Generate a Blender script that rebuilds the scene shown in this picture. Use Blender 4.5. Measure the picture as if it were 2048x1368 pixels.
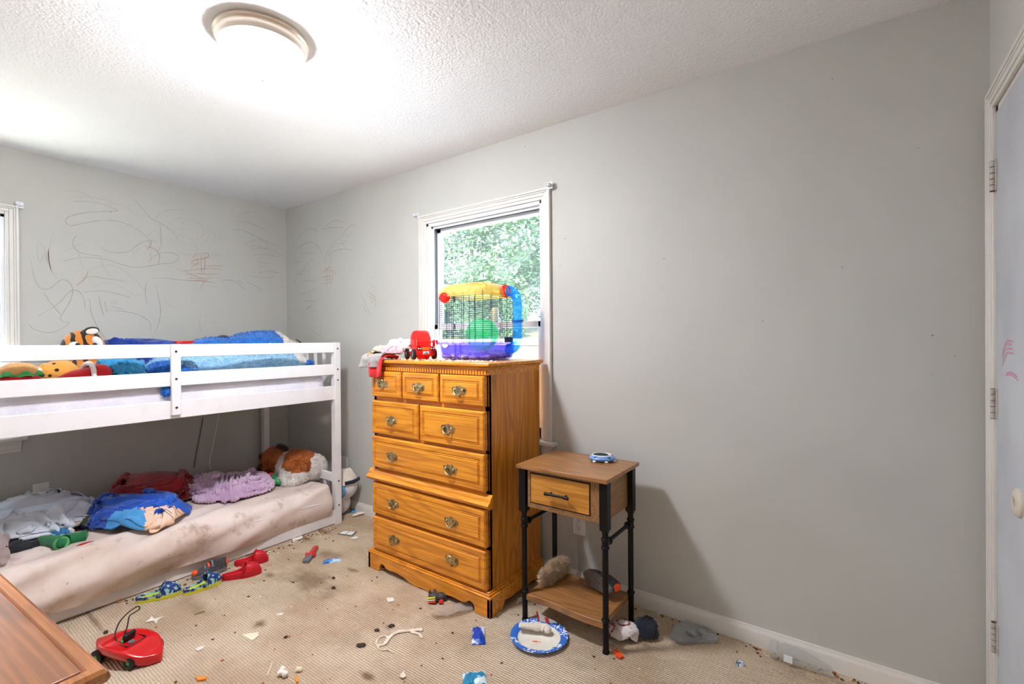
import bpy, bmesh, math, random
from mathutils import Vector, Matrix, Euler, noise
PI = math.pi
S = bpy.context.scene
COL = S.collection
for o in list(bpy.data.objects):
    bpy.data.objects.remove(o)

# ------------------------------------------------------------------ camera
# world: x along the window wall from the far corner, y into that wall (wall at y=0), z up, metres
FPX, YAW, PITCH, ROLL = 952.6, 0.6282, -0.0044, -0.0075
CAM = Vector((4.0404, -2.2144, 1.2868))
W, D, H = 4.3975, 2.86, 2.44
_f = Vector((-math.sin(YAW) * math.cos(PITCH), math.cos(YAW) * math.cos(PITCH), math.sin(PITCH)))
_r = Vector((math.cos(YAW), math.sin(YAW), 0))
_u = _r.cross(_f)
RGT = _r * math.cos(ROLL) + _u * math.sin(ROLL)
UPV = -_r * math.sin(ROLL) + _u * math.cos(ROLL)
cam = bpy.data.cameras.new('camera')
cam.sensor_width = 36
cam.lens = FPX / 2048 * 36
cam.clip_start = 0.02
camo = bpy.data.objects.new('camera', cam)
COL.objects.link(camo)
m3 = Matrix((RGT, UPV, -_f)).transposed()
camo.matrix_world = Matrix.Translation(CAM) @ m3.to_4x4()
S.camera = camo
# ------------------------------------------------------------------ light
S.view_settings.view_transform = 'Standard'
S.view_settings.look = 'None'
S.view_settings.gamma = 1
S.view_settings.use_curve_mapping = False
S.view_settings.exposure = 1.6
LAMP_STRENGTH = 114.0
SKY_STRENGTH = 22.0
SUN_STRENGTH = 18.0
world = bpy.data.worlds.new('sky')
S.world = world
world.use_nodes = True
wn = world.node_tree
wn.nodes.clear()
_o = wn.nodes.new('ShaderNodeOutputWorld')
_b = wn.nodes.new('ShaderNodeBackground')
_s = wn.nodes.new('ShaderNodeTexSky')
_s.sky_type = 'HOSEK_WILKIE'
_s.sun_direction = (0.35, -0.6, 0.72)
_s.turbidity = 8
_b.inputs['Strength'].default_value = SKY_STRENGTH
wn.links.new(_s.outputs[0], _b.inputs[0])
wn.links.new(_b.outputs[0], _o.inputs[0])
sun = bpy.data.lights.new('sun', 'SUN')
sun.energy = SUN_STRENGTH
sun.angle = 0.01
sun.color = (1, .96, .88)
suno = bpy.data.objects.new('sun', sun)
COL.objects.link(suno)
suno.rotation_euler = Vector((-0.35, 0.6, -0.72)).to_track_quat('-Z', 'Y').to_euler()
suno.location = (2, -6, 9)


# ------------------------------------------------------------------ helpers
def _ray(px, py):
    return _f + RGT * ((px - 1024) / FPX) - UPV * ((py - 684) / FPX)


def fl(px, py, z=0.0):
    d = _ray(px, py)
    return CAM + d * ((z - CAM.z) / d.z)


def wa(px, py, y=0.0):
    d = _ray(px, py)
    return CAM + d * ((y - CAM.y) / d.y)


def wb(px, py, x=0.0):
    d = _ray(px, py)
    return CAM + d * ((x - CAM.x) / d.x)


def lin(c):
    if isinstance(c, str):
        c = [int(c[i:i + 2], 16) for i in (0, 2, 4)]
    return tuple((x / 255 / 12.92 if x / 255 <= .04045 else ((x / 255 + .055) / 1.055) ** 2.4) for x in c[:3]) + (1,)


class MB:
    def __init__(s):
        s.v, s.f, s.mi = [], [], []

    def add(s, v, f, mi=0, M=None):
        n = len(s.v)
        s.v += [(M @ Vector(p)) if M else Vector(p) for p in v]
        s.f += [[i + n for i in q] for q in f]
        s.mi += [mi] * len(f)
        return s

    def box(s, a, b, mi=0, M=None):
        x0, y0, z0 = a
        x1, y1, z1 = b
        x0, x1 = min(x0, x1), max(x0, x1)
        y0, y1 = min(y0, y1), max(y0, y1)
        z0, z1 = min(z0, z1), max(z0, z1)
        v = [(x0, y0, z0), (x1, y0, z0), (x1, y1, z0), (x0, y1, z0), (x0, y0, z1), (x1, y0, z1), (x1, y1, z1), (x0, y1, z1)]
        return s.add(v, [[0, 3, 2, 1], [4, 5, 6, 7], [0, 1, 5, 4], [1, 2, 6, 5], [2, 3, 7, 6], [3, 0, 4, 7]], mi, M)

    def prism(s, poly, lo, hi, ax='y', mi=0, M=None):
        # poly in the two other axes; extruded along ax
        n = len(poly)
        mk = {'y': lambda p, t: (p[0], t, p[1]), 'x': lambda p, t: (t, p[0], p[1]), 'z': lambda p, t: (p[0], p[1], t)}[ax]
        v = [mk(p, lo) for p in poly] + [mk(p, hi) for p in poly]
        f = [[i, (i + 1) % n, n + (i + 1) % n, n + i] for i in range(n)] + [list(range(n))[::-1], list(range(n, 2 * n))]
        return s.add(v, f, mi, M)

    def grid(s, P, mi=0, cu=False, cv=False, M=None):
        nu, nv = len(P), len(P[0])
        v = [p for r in P for p in r]
        f = []
        for i in range(nu if cu else nu - 1):
            for j in range(nv if cv else nv - 1):
                a, b = (i + 1) % nu, (j + 1) % nv
                f.append([i * nv + j, a * nv + j, a * nv + b, i * nv + b])
        return s.add(v, f, mi, M)

    def tube(s, pts, r, n=10, closed=False, mi=0, M=None, caps=True, flat=1.0):
        pts = [Vector(p) for p in pts]
        N = len(pts)
        rr = r if isinstance(r, (list, tuple)) else [r] * N
        rings = []
        up = None
        for i, p in enumerate(pts):
            if closed:
                t = pts[(i + 1) % N] - pts[i - 1]
            else:
                t = pts[min(i + 1, N - 1)] - pts[max(i - 1, 0)]
            t = t.normalized() if t.length > 1e-9 else Vector((0, 0, 1))
            if up is None:
                up = Vector((0, 0, 1)) if abs(t.z) < .9 else Vector((1, 0, 0))
            a = t.cross(up)
            a = a.normalized() if a.length > 1e-6 else t.orthogonal().normalized()
            up = a.cross(t).normalized()
            rings.append([p + (a * math.cos(2 * PI * k / n) + up * math.sin(2 * PI * k / n) * flat) * rr[i] for k in range(n)])
        s.grid(rings, mi, cu=closed, cv=True, M=M)
        if caps and not closed:
            b = len(s.v) - N * n
            s.f += [[b + k for k in range(n)], [b + (N - 1) * n + k for k in range(n)][::-1]]
            s.mi += [mi, mi]
        return s

    def lathe(s, prof, n=32, mi=0, M=None, cap0=False, cap1=False):
        P = [[(r * math.cos(2 * PI * k / n), r * math.sin(2 * PI * k / n), z) for k in range(n)] for r, z in prof]
        s.grid(P, mi, cv=True, M=M)
        b = len(s.v) - len(prof) * n
        if cap0:
            s.f.append([b + k for k in range(n)][::-1]); s.mi.append(mi)
        if cap1:
            b += (len(prof) - 1) * n
            s.f.append([b + k for k in range(n)]); s.mi.append(mi)
        return s

    def ell(s, c, r, rot=(0, 0, 0), nu=20, nv=12, mi=0):
        R = Matrix.Translation(Vector(c)) @ Euler(rot).to_matrix().to_4x4()
        pr = [(max(math.sin(PI * j / nv), 1e-4), -math.cos(PI * j / nv)) for j in range(nv + 1)]
        P = [[(q * math.cos(2 * PI * k / nu) * r[0], q * math.sin(2 * PI * k / nu) * r[1], z * r[2]) for k in range(nu)] for q, z in pr]
        return s.grid(P, mi, cv=True, M=R)


ORG = {}


def mesh_of(mb, name, mats, smooth=40, off=None):
    me = bpy.data.meshes.new(name)
    vs = [p - off for p in mb.v] if off is not None else mb.v
    me.from_pydata([tuple(p) for p in vs], [], mb.f)
    for m in (mats if isinstance(mats, (list, tuple)) else [mats]):
        me.materials.append(m)
    if any(mb.mi):
        me.polygons.foreach_set('material_index', mb.mi)
    bm = bmesh.new()
    bm.from_mesh(me)
    bmesh.ops.recalc_face_normals(bm, faces=bm.faces)
    bm.to_mesh(me)
    bm.free()
    if smooth:
        me.shade_smooth()
        if smooth < 180:
            me.set_sharp_from_angle(angle=math.radians(smooth))
    me.update()
    return me


def link(name, me, parent=None, bevel=0):
    o = bpy.data.objects.new(name, me)
    COL.objects.link(o)
    if parent:
        o.parent = parent
        ORG[o.name] = ORG.get(parent.name, Vector())
    if bevel:
        b = o.modifiers.new('edge', 'BEVEL')
        b.width = bevel
        b.segments = 2
        b.limit_method = 'ANGLE'
        b.angle_limit = .7
    return o


def tag(o, label, cat=None, group=None, kind=None):
    if label: o['label'] = label
    if cat: o['category'] = cat
    if group: o['group'] = group
    if kind: o['kind'] = kind
    return o


def thing(name, label, cat, loc, rotz=0, group=None):
    o = bpy.data.objects.new(name, None)
    o.empty_display_size = .05
    COL.objects.link(o)
    o.location = loc
    o.rotation_euler = (0, 0, rotz)
    ORG[o.name] = Vector(loc)
    return tag(o, label, cat, group)


def part(name, mb, mat, parent, world=False, bevel=0, smooth=40, label=None):
    """a mesh under its thing; world=True: mb is in world coordinates"""
    off = ORG.get(parent.name, Vector()) if world else None
    o = link(name, mesh_of(mb, name, mat, smooth, off), parent, bevel)
    if label: o['label'] = label
    return o


def solo(name, mb, mat, label, cat, group=None, kind=None, bevel=0, smooth=40):
    xs = [p.x for p in mb.v]; ys = [p.y for p in mb.v]; zs = [p.z for p in mb.v]
    c = Vector(((min(xs) + max(xs)) / 2, (min(ys) + max(ys)) / 2, min(zs)))
    o = link(name, mesh_of(mb, name, mat, smooth, c), None, bevel)
    o.location = c
    ORG[o.name] = c
    return tag(o, label, cat, group, kind)


def struct(name, mb, mat, parent=None, bevel=0, smooth=40, label=None):
    o = link(name, mesh_of(mb, name, mat, smooth), parent, bevel)
    o['kind'] = 'structure'
    if label: o['label'] = label
    return o


def dup(root, loc, rotz=0, label=None, group=None, scale=None):
    r = root.copy(); COL.objects.link(r)
    r.location = loc; r.rotation_euler = (0, 0, rotz)
    if scale: r.scale = scale
    if label: r['label'] = label
    if group: r['group'] = group
    for ch in list(root.children):
        c = ch.copy(); COL.objects.link(c); c.parent = r
        for g in list(ch.children):
            d = g.copy(); COL.objects.link(d); d.parent = c
    return r


def bake(mb, voxel=None, smooth=0, sub=0):
    """evaluate remesh / smoothing and give the surface back as an MB"""
    me = mesh_of(mb, 'tmp', [], 0)
    o = bpy.data.objects.new('tmp', me)
    COL.objects.link(o)
    if voxel:
        r = o.modifiers.new('r', 'REMESH'); r.mode = 'VOXEL'; r.voxel_size = voxel
    if smooth:
        q = o.modifiers.new('s', 'SMOOTH'); q.factor = .5; q.iterations = smooth
    if sub:
        q = o.modifiers.new('d', 'SUBSURF'); q.levels = sub; q.render_levels = sub
    dg = bpy.context.evaluated_depsgraph_get()
    e = bpy.data.meshes.new_from_object(o.evaluated_get(dg))
    out = MB()
    out.add([v.co.copy() for v in e.vertices], [list(p.vertices) for p in e.polygons])
    bpy.data.objects.remove(o)
    bpy.data.meshes.remove(e)
    bpy.data.meshes.remove(me)
    return out


def nz(x, y, z=0.0):
    return noise.noise(Vector((x, y, z)))


def ridge(x, y, z=0.0):
    return 1 - abs(2 * nz(x, y, z)) * 1.4


def normals(mb):
    N = [Vector() for _ in mb.v]
    for f in mb.f:
        a, b, c = mb.v[f[0]], mb.v[f[1]], mb.v[f[2]]
        n = (b - a).cross(c - a)
        for i in f: N[i] += n
    return [n.normalized() if n.length > 0 else Vector((0, 0, 1)) for n in N]


def wobble(mb, amp, sc, seed=0, zmin=None):
    N = normals(mb)
    mb.v = [p + n * amp * nz(p.x * sc + seed, p.y * sc, p.z * sc) for p, n in zip(mb.v, N)]
    if zmin is not None:
        mb.v = [Vector((p.x, p.y, max(p.z, zmin))) for p in mb.v]
    return mb


def shag(mb, n, L, wd, seed=1, jit=.5, only=None, down=0.0):
    """short tufts of pile standing on the surface"""
    rnd = random.Random(seed)
    N = normals(mb)
    F = list(range(len(mb.f)))
    base = list(zip(mb.f, mb.mi))
    areas = []
    t = 0
    for f, _ in base:
        a, b, c = mb.v[f[0]], mb.v[f[1]], mb.v[f[2]]
        t += (b - a).cross(c - a).length
        areas.append(t)
    import bisect
    for _ in range(n):
        k = min(bisect.bisect(areas, rnd.random() * t), len(base) - 1)
        f, mi = base[k]
        w = [rnd.random() for _ in f]
        sw = sum(w)
        p = sum((mb.v[i] * (q / sw) for i, q in zip(f, w)), Vector())
        nn = N[f[0]]
        d = (nn + Vector((rnd.uniform(-1, 1), rnd.uniform(-1, 1), rnd.uniform(-1, 1) - down)) * jit).normalized()
        s = nn.orthogonal().normalized()
        s = Matrix.Rotation(rnd.random() * 6.28, 3, nn) @ s
        l = L * rnd.uniform(.6, 1.2)
        mb.add([p - s * wd - nn * .001, p + s * wd - nn * .001, p + d * l], [[0, 1, 2]], mi)
    return mb


def heap(c, rx, ry, rot, z0, h, seed=0, fold=.3, fs=9, nr=18, na=72, flat=1.7, tuck=.012, irr=.25, aniso=(1, 1)):
    """crumpled cloth lying on a surface: dome with folds and a rolled-under hem"""
    mb = MB()
    ca, sa = math.cos(rot), math.sin(rot)
    P = []
    for i in range(nr + 1):
        t = i / nr
        row = []
        for k in range(na):
            a = 2 * PI * k / na
            R = 1 + irr * (nz(math.cos(a) * 1.3 + seed, math.sin(a) * 1.3, 3.1 + seed) + .5 * nz(math.cos(a) * 4 + seed, math.sin(a) * 4, 9))
            lx, ly = rx * t * R * math.cos(a), ry * t * R * math.sin(a)
            e = max(0, 1 - t ** flat)
            u = (lx * aniso[0] + nz(lx * 5, ly * 5, seed) * .06) * fs
            v = (ly * aniso[1] + nz(ly * 5, lx * 5, seed + 7) * .06) * fs
            rd = ridge(u + seed, v, seed * 1.7) * .65 + ridge(u * 2.1, v * 2.1 + seed, 5) * .25
            z = h * (e ** .75) * (1 - fold + fold * 1.5 * rd) + .012 * min(1, (1 - t) * 8)
            z = max(z, .006 if t < 1 else 0)
            row.append((c[0] + lx * ca - ly * sa, c[1] + lx * sa + ly * ca, z0 + z))
        P.append(row)
    # hem rolled under
    last = P[-1]
    P.append([(c[0] + (q[0] - c[0]) * .97, c[1] + (q[1] - c[1]) * .97, z0) for q in last])
    P.append([(c[0], c[1], z0)] * na)
    mb.grid(P, cv=True)
    return mb


def crumple(c, rx, ry, rot, z0, Lx, Ly, n=40, seed=1, dome=0.0, steps=130, flatz=.02, thick=.004, grav=.0016, kb=.35, sub=1, lean=(0, 0), zmax=None, dpow=2, crease=.016, cf=7.5):
    """a sheet of cloth gathered into an oval footprint: lengths are kept, so the slack rises into folds"""
    import numpy as np
    rng = np.random.default_rng(seed)
    nx = n
    ny = max(12, int(round(n * Ly / Lx)))
    hx, hy = Lx / (nx - 1), Ly / (ny - 1)
    gx, gy = np.meshgrid(np.linspace(-1, 1, nx), np.linspace(-1, 1, ny), indexing='ij')
    X = np.zeros((nx, ny, 3))
    # square to disc, so the corners are drawn in as well
    X[..., 0] = rx * gx * np.sqrt(1 - gy ** 2 / 2) * .97
    X[..., 1] = ry * gy * np.sqrt(1 - gx ** 2 / 2) * .97
    lo = np.zeros((nx, ny))
    for k in range(14):
        a, f = rng.uniform(0, 6.28), rng.uniform(2, 7)
        lo += np.sin(f * (gx * np.cos(a) + gy * np.sin(a)) + rng.uniform(0, 6.28)) / 14
    lim = lambda A: dome * np.clip(1 - ((A[..., 0] / rx) ** 2 + (A[..., 1] / ry) ** 2), 0, 1) ** (1 / dpow)
    X[..., 2] = lim(X) + .02 + np.abs(lo) * flatz * 4 + rng.uniform(0, .004, (nx, ny))
    V = np.zeros_like(X)
    A_ = slice(None)
    cons = []
    def pairs(ax, skip, L, k):
        for off in range(2 * skip if skip > 1 else 2):
            m = X.shape[ax]
            i = np.array([q for q in range(m - skip) if (q // skip) % 2 == (off // skip if skip > 1 else off) and (skip == 1 or q % skip == off % skip)])
            if len(i): cons.append((ax, i, i + skip, L, k))
    pairs(0, 1, hx, 1.0); pairs(1, 1, hy, 1.0)
    pairs(0, 2, 2 * hx, kb); pairs(1, 2, 2 * hy, kb)
    hd = math.hypot(hx, hy)
    for st in range(steps):
        V *= .93
        V[..., 2] -= grav
        P0 = X.copy()
        X += V
        for it in range(10):
            for ax, i, j, L, k in cons:
                if ax == 0: a, b = X[i], X[j]
                else: a, b = X[:, i], X[:, j]
                d = b - a
                l = np.sqrt((d ** 2).sum(-1, keepdims=True)) + 1e-9
                w = (l - L)
                if k < 1: w = np.where(w < 0, w, 0)
                q = d * (w / l * .5 * k)
                if ax == 0: X[i] = a + q; X[j] = b - q
                else: X[:, i] = a + q; X[:, j] = b - q
            for (sa, sb) in (((slice(0, -1), slice(0, -1)), (slice(1, None), slice(1, None))), ((slice(1, None), slice(0, -1)), (slice(0, -1), slice(1, None)))):
                a, b = X[sa], X[sb]
                d = b - a
                l = np.sqrt((d ** 2).sum(-1, keepdims=True)) + 1e-9
                q = d * ((l - hd) / l * .12)
                X[sa] = a + q; X[sb] = X[sb] - q
            r = np.sqrt((X[..., 0] / rx) ** 2 + (X[..., 1] / ry) ** 2)
            f = np.where(r > 1, 1 / np.maximum(r, 1e-6), 1)
            X[..., 0] *= f; X[..., 1] *= f
            X[..., 2] = np.maximum(X[..., 2], lim(X) + thick)
            if zmax: X[..., 2] = np.minimum(X[..., 2], zmax + lim(X))
        V = X - P0
        g = X[..., 2] <= lim(X) + thick * 1.2
        V[g] *= .35
        n_ = np.sqrt((V ** 2).sum(-1, keepdims=True)); V *= np.minimum(1, .02 / np.maximum(n_, 1e-9))
    rr_ = np.sqrt((X[..., 0] / rx) ** 2 + (X[..., 1] / ry) ** 2)
    X[..., 2] *= .22 + .78 * np.clip((1.0 - rr_) / .25, 0, 1) ** .7
    ca, sa_ = math.cos(rot), math.sin(rot)
    top = [[(c[0] + X[i, j, 0] * ca - X[i, j, 1] * sa_ + lean[0] * X[i, j, 2], c[1] + X[i, j, 0] * sa_ + X[i, j, 1] * ca + lean[1] * X[i, j, 2], z0 + X[i, j, 2]) for j in range(ny)] for i in range(nx)]
    mb = bake(MB().grid(top), smooth=3, sub=sub)
    N = normals(mb)
    for q in range(len(mb.v)):
        p = mb.v[q]
        wx, wy = p.x + .07 * nz(p.x * 6, p.y * 6, seed), p.y + .07 * nz(p.x * 6 + 9, p.y * 6, seed)
        th = 2.2 * nz(p.x * 2.2, p.y * 2.2, seed + 5)
        a, b = (wx * math.cos(th) + wy * math.sin(th)) * cf, (wy * math.cos(th) - wx * math.sin(th)) * cf * .45
        r = max(0, 1 - abs(nz(a, b, seed * 1.3)) * 3.2) ** 1.5 + .12 * max(0, 1 - abs(nz(a * 2.3, b * 2.3, seed + 2)) * 3.2)
        h = min(1, max(0, (p.z - z0) / .03))
        mb.v[q] = p + N[q] * crease * (r - .3) * h
    k = len(mb.v)
    fs, us = list(mb.f), list(mb.v)
    edge = {}
    for f in fs:
        for a, b in zip(f, f[1:] + f[:1]): edge[(a, b)] = edge.get((a, b), 0) + 1
    mb.v = [p + n * thick * .5 for p, n in zip(us, N)] + [p - n * thick * .5 for p, n in zip(us, N)]
    mb.f = fs + [[i + k for i in f[::-1]] for f in fs] + [[b, a, a + k, b + k] for (a, b) in edge if (b, a) not in edge]
    mb.mi = [0] * len(mb.f)
    mb.v = [Vector((p.x, p.y, max(p.z, z0))) for p in mb.v]
    return mb


def smoothline(pts, n=6):
    pts = [Vector(p) for p in pts]
    if len(pts) < 3: n = max(n, 2)
    out = []
    for i in range(len(pts) - 1):
        p0, p1, p2, p3 = pts[max(i - 1, 0)], pts[i], pts[i + 1], pts[min(i + 2, len(pts) - 1)]
        for k in range(n):
            t = k / n
            out.append(.5 * ((2 * p1) + (p2 - p0) * t + (2 * p0 - 5 * p1 + 4 * p2 - p3) * t * t + (3 * p1 - p0 - 3 * p2 + p3) * t ** 3))
    out.append(pts[-1])
    return out


def sheetmb(outline, z0, th=.0015, curl=.0, seed=0, n=8):
    """a thin scrap lying on the floor: outline (world xy), slight curl, real thickness"""
    mb = MB()
    cx = sum(p[0] for p in outline) / len(outline); cy = sum(p[1] for p in outline) / len(outline)
    k = len(outline)
    top = []
    for i in range(n + 1):
        t = i / n
        top.append([(cx + (p[0] - cx) * t, cy + (p[1] - cy) * t,
                     z0 + th + curl * (t ** 2) * (.5 + .5 * nz(p[0] * 40 + seed, p[1] * 40, seed))) for p in outline])
    bot = [[(q[0], q[1], q[2] - th) for q in r] for r in top[::-1]]
    mb.grid(top + bot, cv=True)
    return mb


# ------------------------------------------------------------------ materials
def mat(name, col, rough=.6, metal=0.0, col2=None, ns=8, nd=3, bump=None, trans=0, ior=1.45, emit=None, sheen=0, coat=0, alpha=1, aniso=None, contrast=(.35, .65), sss=0):
    m = bpy.data.materials.new(name)
    m.use_nodes = True
    nt = m.node_tree
    b = nt.nodes['Principled BSDF']
    b.inputs['Base Color'].default_value = lin(col)
    b.inputs['Roughness'].default_value = rough
    b.inputs['Metallic'].default_value = metal
    if trans:
        b.inputs['Transmission Weight'].default_value = trans
        b.inputs['IOR'].default_value = ior
    if alpha < 1: b.inputs['Alpha'].default_value = alpha
    if sheen:
        b.inputs['Sheen Weight'].default_value = sheen
        b.inputs['Sheen Roughness'].default_value = .5
    if coat: b.inputs['Coat Weight'].default_value = coat
    if emit:
        b.inputs['Emission Color'].default_value = lin(emit[0])
        b.inputs['Emission Strength'].default_value = emit[1]
    tc = nt.nodes.new('ShaderNodeTexCoord')
    vec = tc.outputs['Object']
    if aniso:
        mp = nt.nodes.new('ShaderNodeMapping')
        mp.inputs['Scale'].default_value = aniso
        nt.links.new(vec, mp.inputs[0])
        vec = mp.outputs[0]
    if col2:
        t = nt.nodes.new('ShaderNodeTexNoise')
        t.inputs['Scale'].default_value = ns
        t.inputs['Detail'].default_value = nd
        r = nt.nodes.new('ShaderNodeValToRGB')
        r.color_ramp.elements[0].position, r.color_ramp.elements[1].position = contrast
        r.color_ramp.elements[0].color = lin(col)
        r.color_ramp.elements[1].color = lin(col2)
        nt.links.new(vec, t.inputs['Vector'])
        nt.links.new(t.outputs[0], r.inputs[0])
        nt.links.new(r.outputs[0], b.inputs['Base Color'])
    if bump:
        t = nt.nodes.new('ShaderNodeTexNoise')
        t.inputs['Scale'].default_value = bump[0]
        t.inputs['Detail'].default_value = 4
        q = nt.nodes.new('ShaderNodeBump')
        q.inputs['Strength'].default_value = bump[1]
        q.inputs['Distance'].default_value = bump[2]
        nt.links.new(vec, t.inputs['Vector'])
        nt.links.new(t.outputs[0], q.inputs['Height'])
        nt.links.new(q.outputs[0], b.inputs['Normal'])
    return m


def N_(nt, t, **kw):
    n = nt.nodes.new(t)
    for k, v in kw.items():
        if k[0] == '_': setattr(n, k[1:], v)
        else: n.inputs[k].default_value = v
    return n


def mixc(nt, fac, a, b):
    n = nt.nodes.new('ShaderNodeMix')
    n.data_type = 'RGBA'
    for s, v in ((n.inputs[0], fac), (n.inputs[6], a), (n.inputs[7], b)):
        if hasattr(v, 'is_output'): nt.links.new(v, s)
        elif isinstance(v, (int, float)): s.default_value = v
        else: s.default_value = lin(v)
    return n.outputs[2]


def step(nt, src, lo, hi, inv=False):
    n = nt.nodes.new('ShaderNodeMapRange')
    n.interpolation_type = 'SMOOTHSTEP'
    n.inputs[1].default_value, n.inputs[2].default_value = lo, hi
    n.inputs[3].default_value, n.inputs[4].default_value = (1, 0) if inv else (0, 1)
    nt.links.new(src, n.inputs[0])
    return n.outputs[0]


def mth(nt, op, a, b=None):
    n = nt.nodes.new('ShaderNodeMath')
    n.operation = op
    for i, v in enumerate((a, b)):
        if v is None: continue
        if hasattr(v, 'is_output'): nt.links.new(v, n.inputs[i])
        else: n.inputs[i].default_value = v
    return n.outputs[0]


def wood(name, light, dark, axis='x', rough=.35, scale=1.0, coat=.2, rings=10):
    """straight cathedral grain running along axis"""
    m = bpy.data.materials.new(name)
    m.use_nodes = True
    nt = m.node_tree
    b = nt.nodes['Principled BSDF']
    b.inputs['Roughness'].default_value = rough
    b.inputs['Coat Weight'].default_value = coat
    b.inputs['Coat Roughness'].default_value = .25
    tc = nt.nodes.new('ShaderNodeTexCoord')
    sc = {'x': (.55, 5, 5), 'y': (5, .55, 5), 'z': (5, 5, .55)}[axis]
    mp = N_(nt, 'ShaderNodeMapping')
    mp.inputs['Scale'].default_value = tuple(q * scale for q in sc)
    nt.links.new(tc.outputs['Object'], mp.inputs[0])
    n1 = N_(nt, 'ShaderNodeTexNoise', Scale=1.1, Detail=2.0, Distortion=.6)
    nt.links.new(mp.outputs[0], n1.inputs['Vector'])
    w = mth(nt, 'MULTIPLY', n1.outputs[0], rings * 2.2)
    w = mth(nt, 'SINE', mth(nt, 'MULTIPLY', w, 3.0))
    w = step(nt, w, -.2, 1.0)
    n2 = N_(nt, 'ShaderNodeTexNoise', Scale=26, Detail=3.0)
    mp2 = N_(nt, 'ShaderNodeMapping')
    mp2.inputs['Scale'].default_value = tuple(q * scale * (.25 if q < 1 else 1) for q in sc)
    nt.links.new(tc.outputs['Object'], mp2.inputs[0])
    nt.links.new(mp2.outputs[0], n2.inputs['Vector'])
    p = step(nt, n2.outputs[0], .42, .62)
    c1 = mixc(nt, mth(nt, 'MULTIPLY', w, .42), light, dark)
    c2 = mixc(nt, mth(nt, 'MULTIPLY', p, .4), c1, dark)
    nt.links.new(c2, b.inputs['Base Color'])
    q = N_(nt, 'ShaderNodeBump', Strength=.12, Distance=.002)
    nt.links.new(n2.outputs[0], q.inputs['Height'])
    nt.links.new(q.outputs[0], b.inputs['Normal'])
    return m


def wall_mat(name, col):
    m = bpy.data.materials.new(name)
    m.use_nodes = True
    nt = m.node_tree
    b = nt.nodes['Principled BSDF']
    b.inputs['Roughness'].default_value = .62
    g = nt.nodes.new('ShaderNodeNewGeometry')
    n = N_(nt, 'ShaderNodeTexNoise', Scale=1.7, Detail=4.0)
    nt.links.new(g.outputs['Position'], n.inputs['Vector'])
    dark = tuple(int(q * .975) for q in col)
    c = mixc(nt, step(nt, n.outputs[0], .35, .7), col, dark)
    # fly specks and scuffs
    v = N_(nt, 'ShaderNodeTexVoronoi', Scale=9.0)
    nt.links.new(g.outputs['Position'], v.inputs['Vector'])
    v2 = N_(nt, 'ShaderNodeTexNoise', Scale=2.1, Detail=1.0)
    nt.links.new(g.outputs['Position'], v2.inputs['Vector'])
    sp = mth(nt, 'MULTIPLY', step(nt, v.outputs['Distance'], .024, .04, True), step(nt, v2.outputs[0], .47, .53))
    c = mixc(nt, mth(nt, 'MULTIPLY', sp, .6), c, (80, 72, 62))
    n3 = N_(nt, 'ShaderNodeTexNoise', Scale=4.5, Detail=7.0, Roughness=.7)
    nt.links.new(g.outputs['Position'], n3.inputs['Vector'])
    c = mixc(nt, mth(nt, 'MULTIPLY', step(nt, n3.outputs[0], .64, .78), .14), c, (120, 105, 90))
    nt.links.new(c, b.inputs['Base Color'])
    n4 = N_(nt, 'ShaderNodeTexNoise', Scale=160, Detail=2.0)
    nt.links.new(g.outputs['Position'], n4.inputs['Vector'])
    q = N_(nt, 'ShaderNodeBump', Strength=.06, Distance=.002)
    nt.links.new(n4.outputs[0], q.inputs['Height'])
    nt.links.new(q.outputs[0], b.inputs['Normal'])
    return m


def ceiling_mat():
    m = bpy.data.materials.new('popcorn_ceiling')
    m.use_nodes = True
    nt = m.node_tree
    b = nt.nodes['Principled BSDF']
    b.inputs['Roughness'].default_value = .95
    b.inputs['Base Color'].default_value = lin((246, 245, 245))
    g = nt.nodes.new('ShaderNodeNewGeometry')
    v = N_(nt, 'ShaderNodeTexVoronoi', Scale=95)
    n = N_(nt, 'ShaderNodeTexNoise', Scale=60, Detail=3.0)
    nt.links.new(g.outputs['Position'], v.inputs['Vector'])
    nt.links.new(g.outputs['Position'], n.inputs['Vector'])
    h = mth(nt, 'MULTIPLY', mth(nt, 'SUBTRACT', 1.0, v.outputs['Distance']), n.outputs[0])
    q = N_(nt, 'ShaderNodeBump', Strength=.45, Distance=.008)
    nt.links.new(h, q.inputs['Height'])
    nt.links.new(q.outputs[0], b.inputs['Normal'])
    return m


STAINS = [  # floor positions (x, y, radius x, radius y, strength)
]


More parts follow.
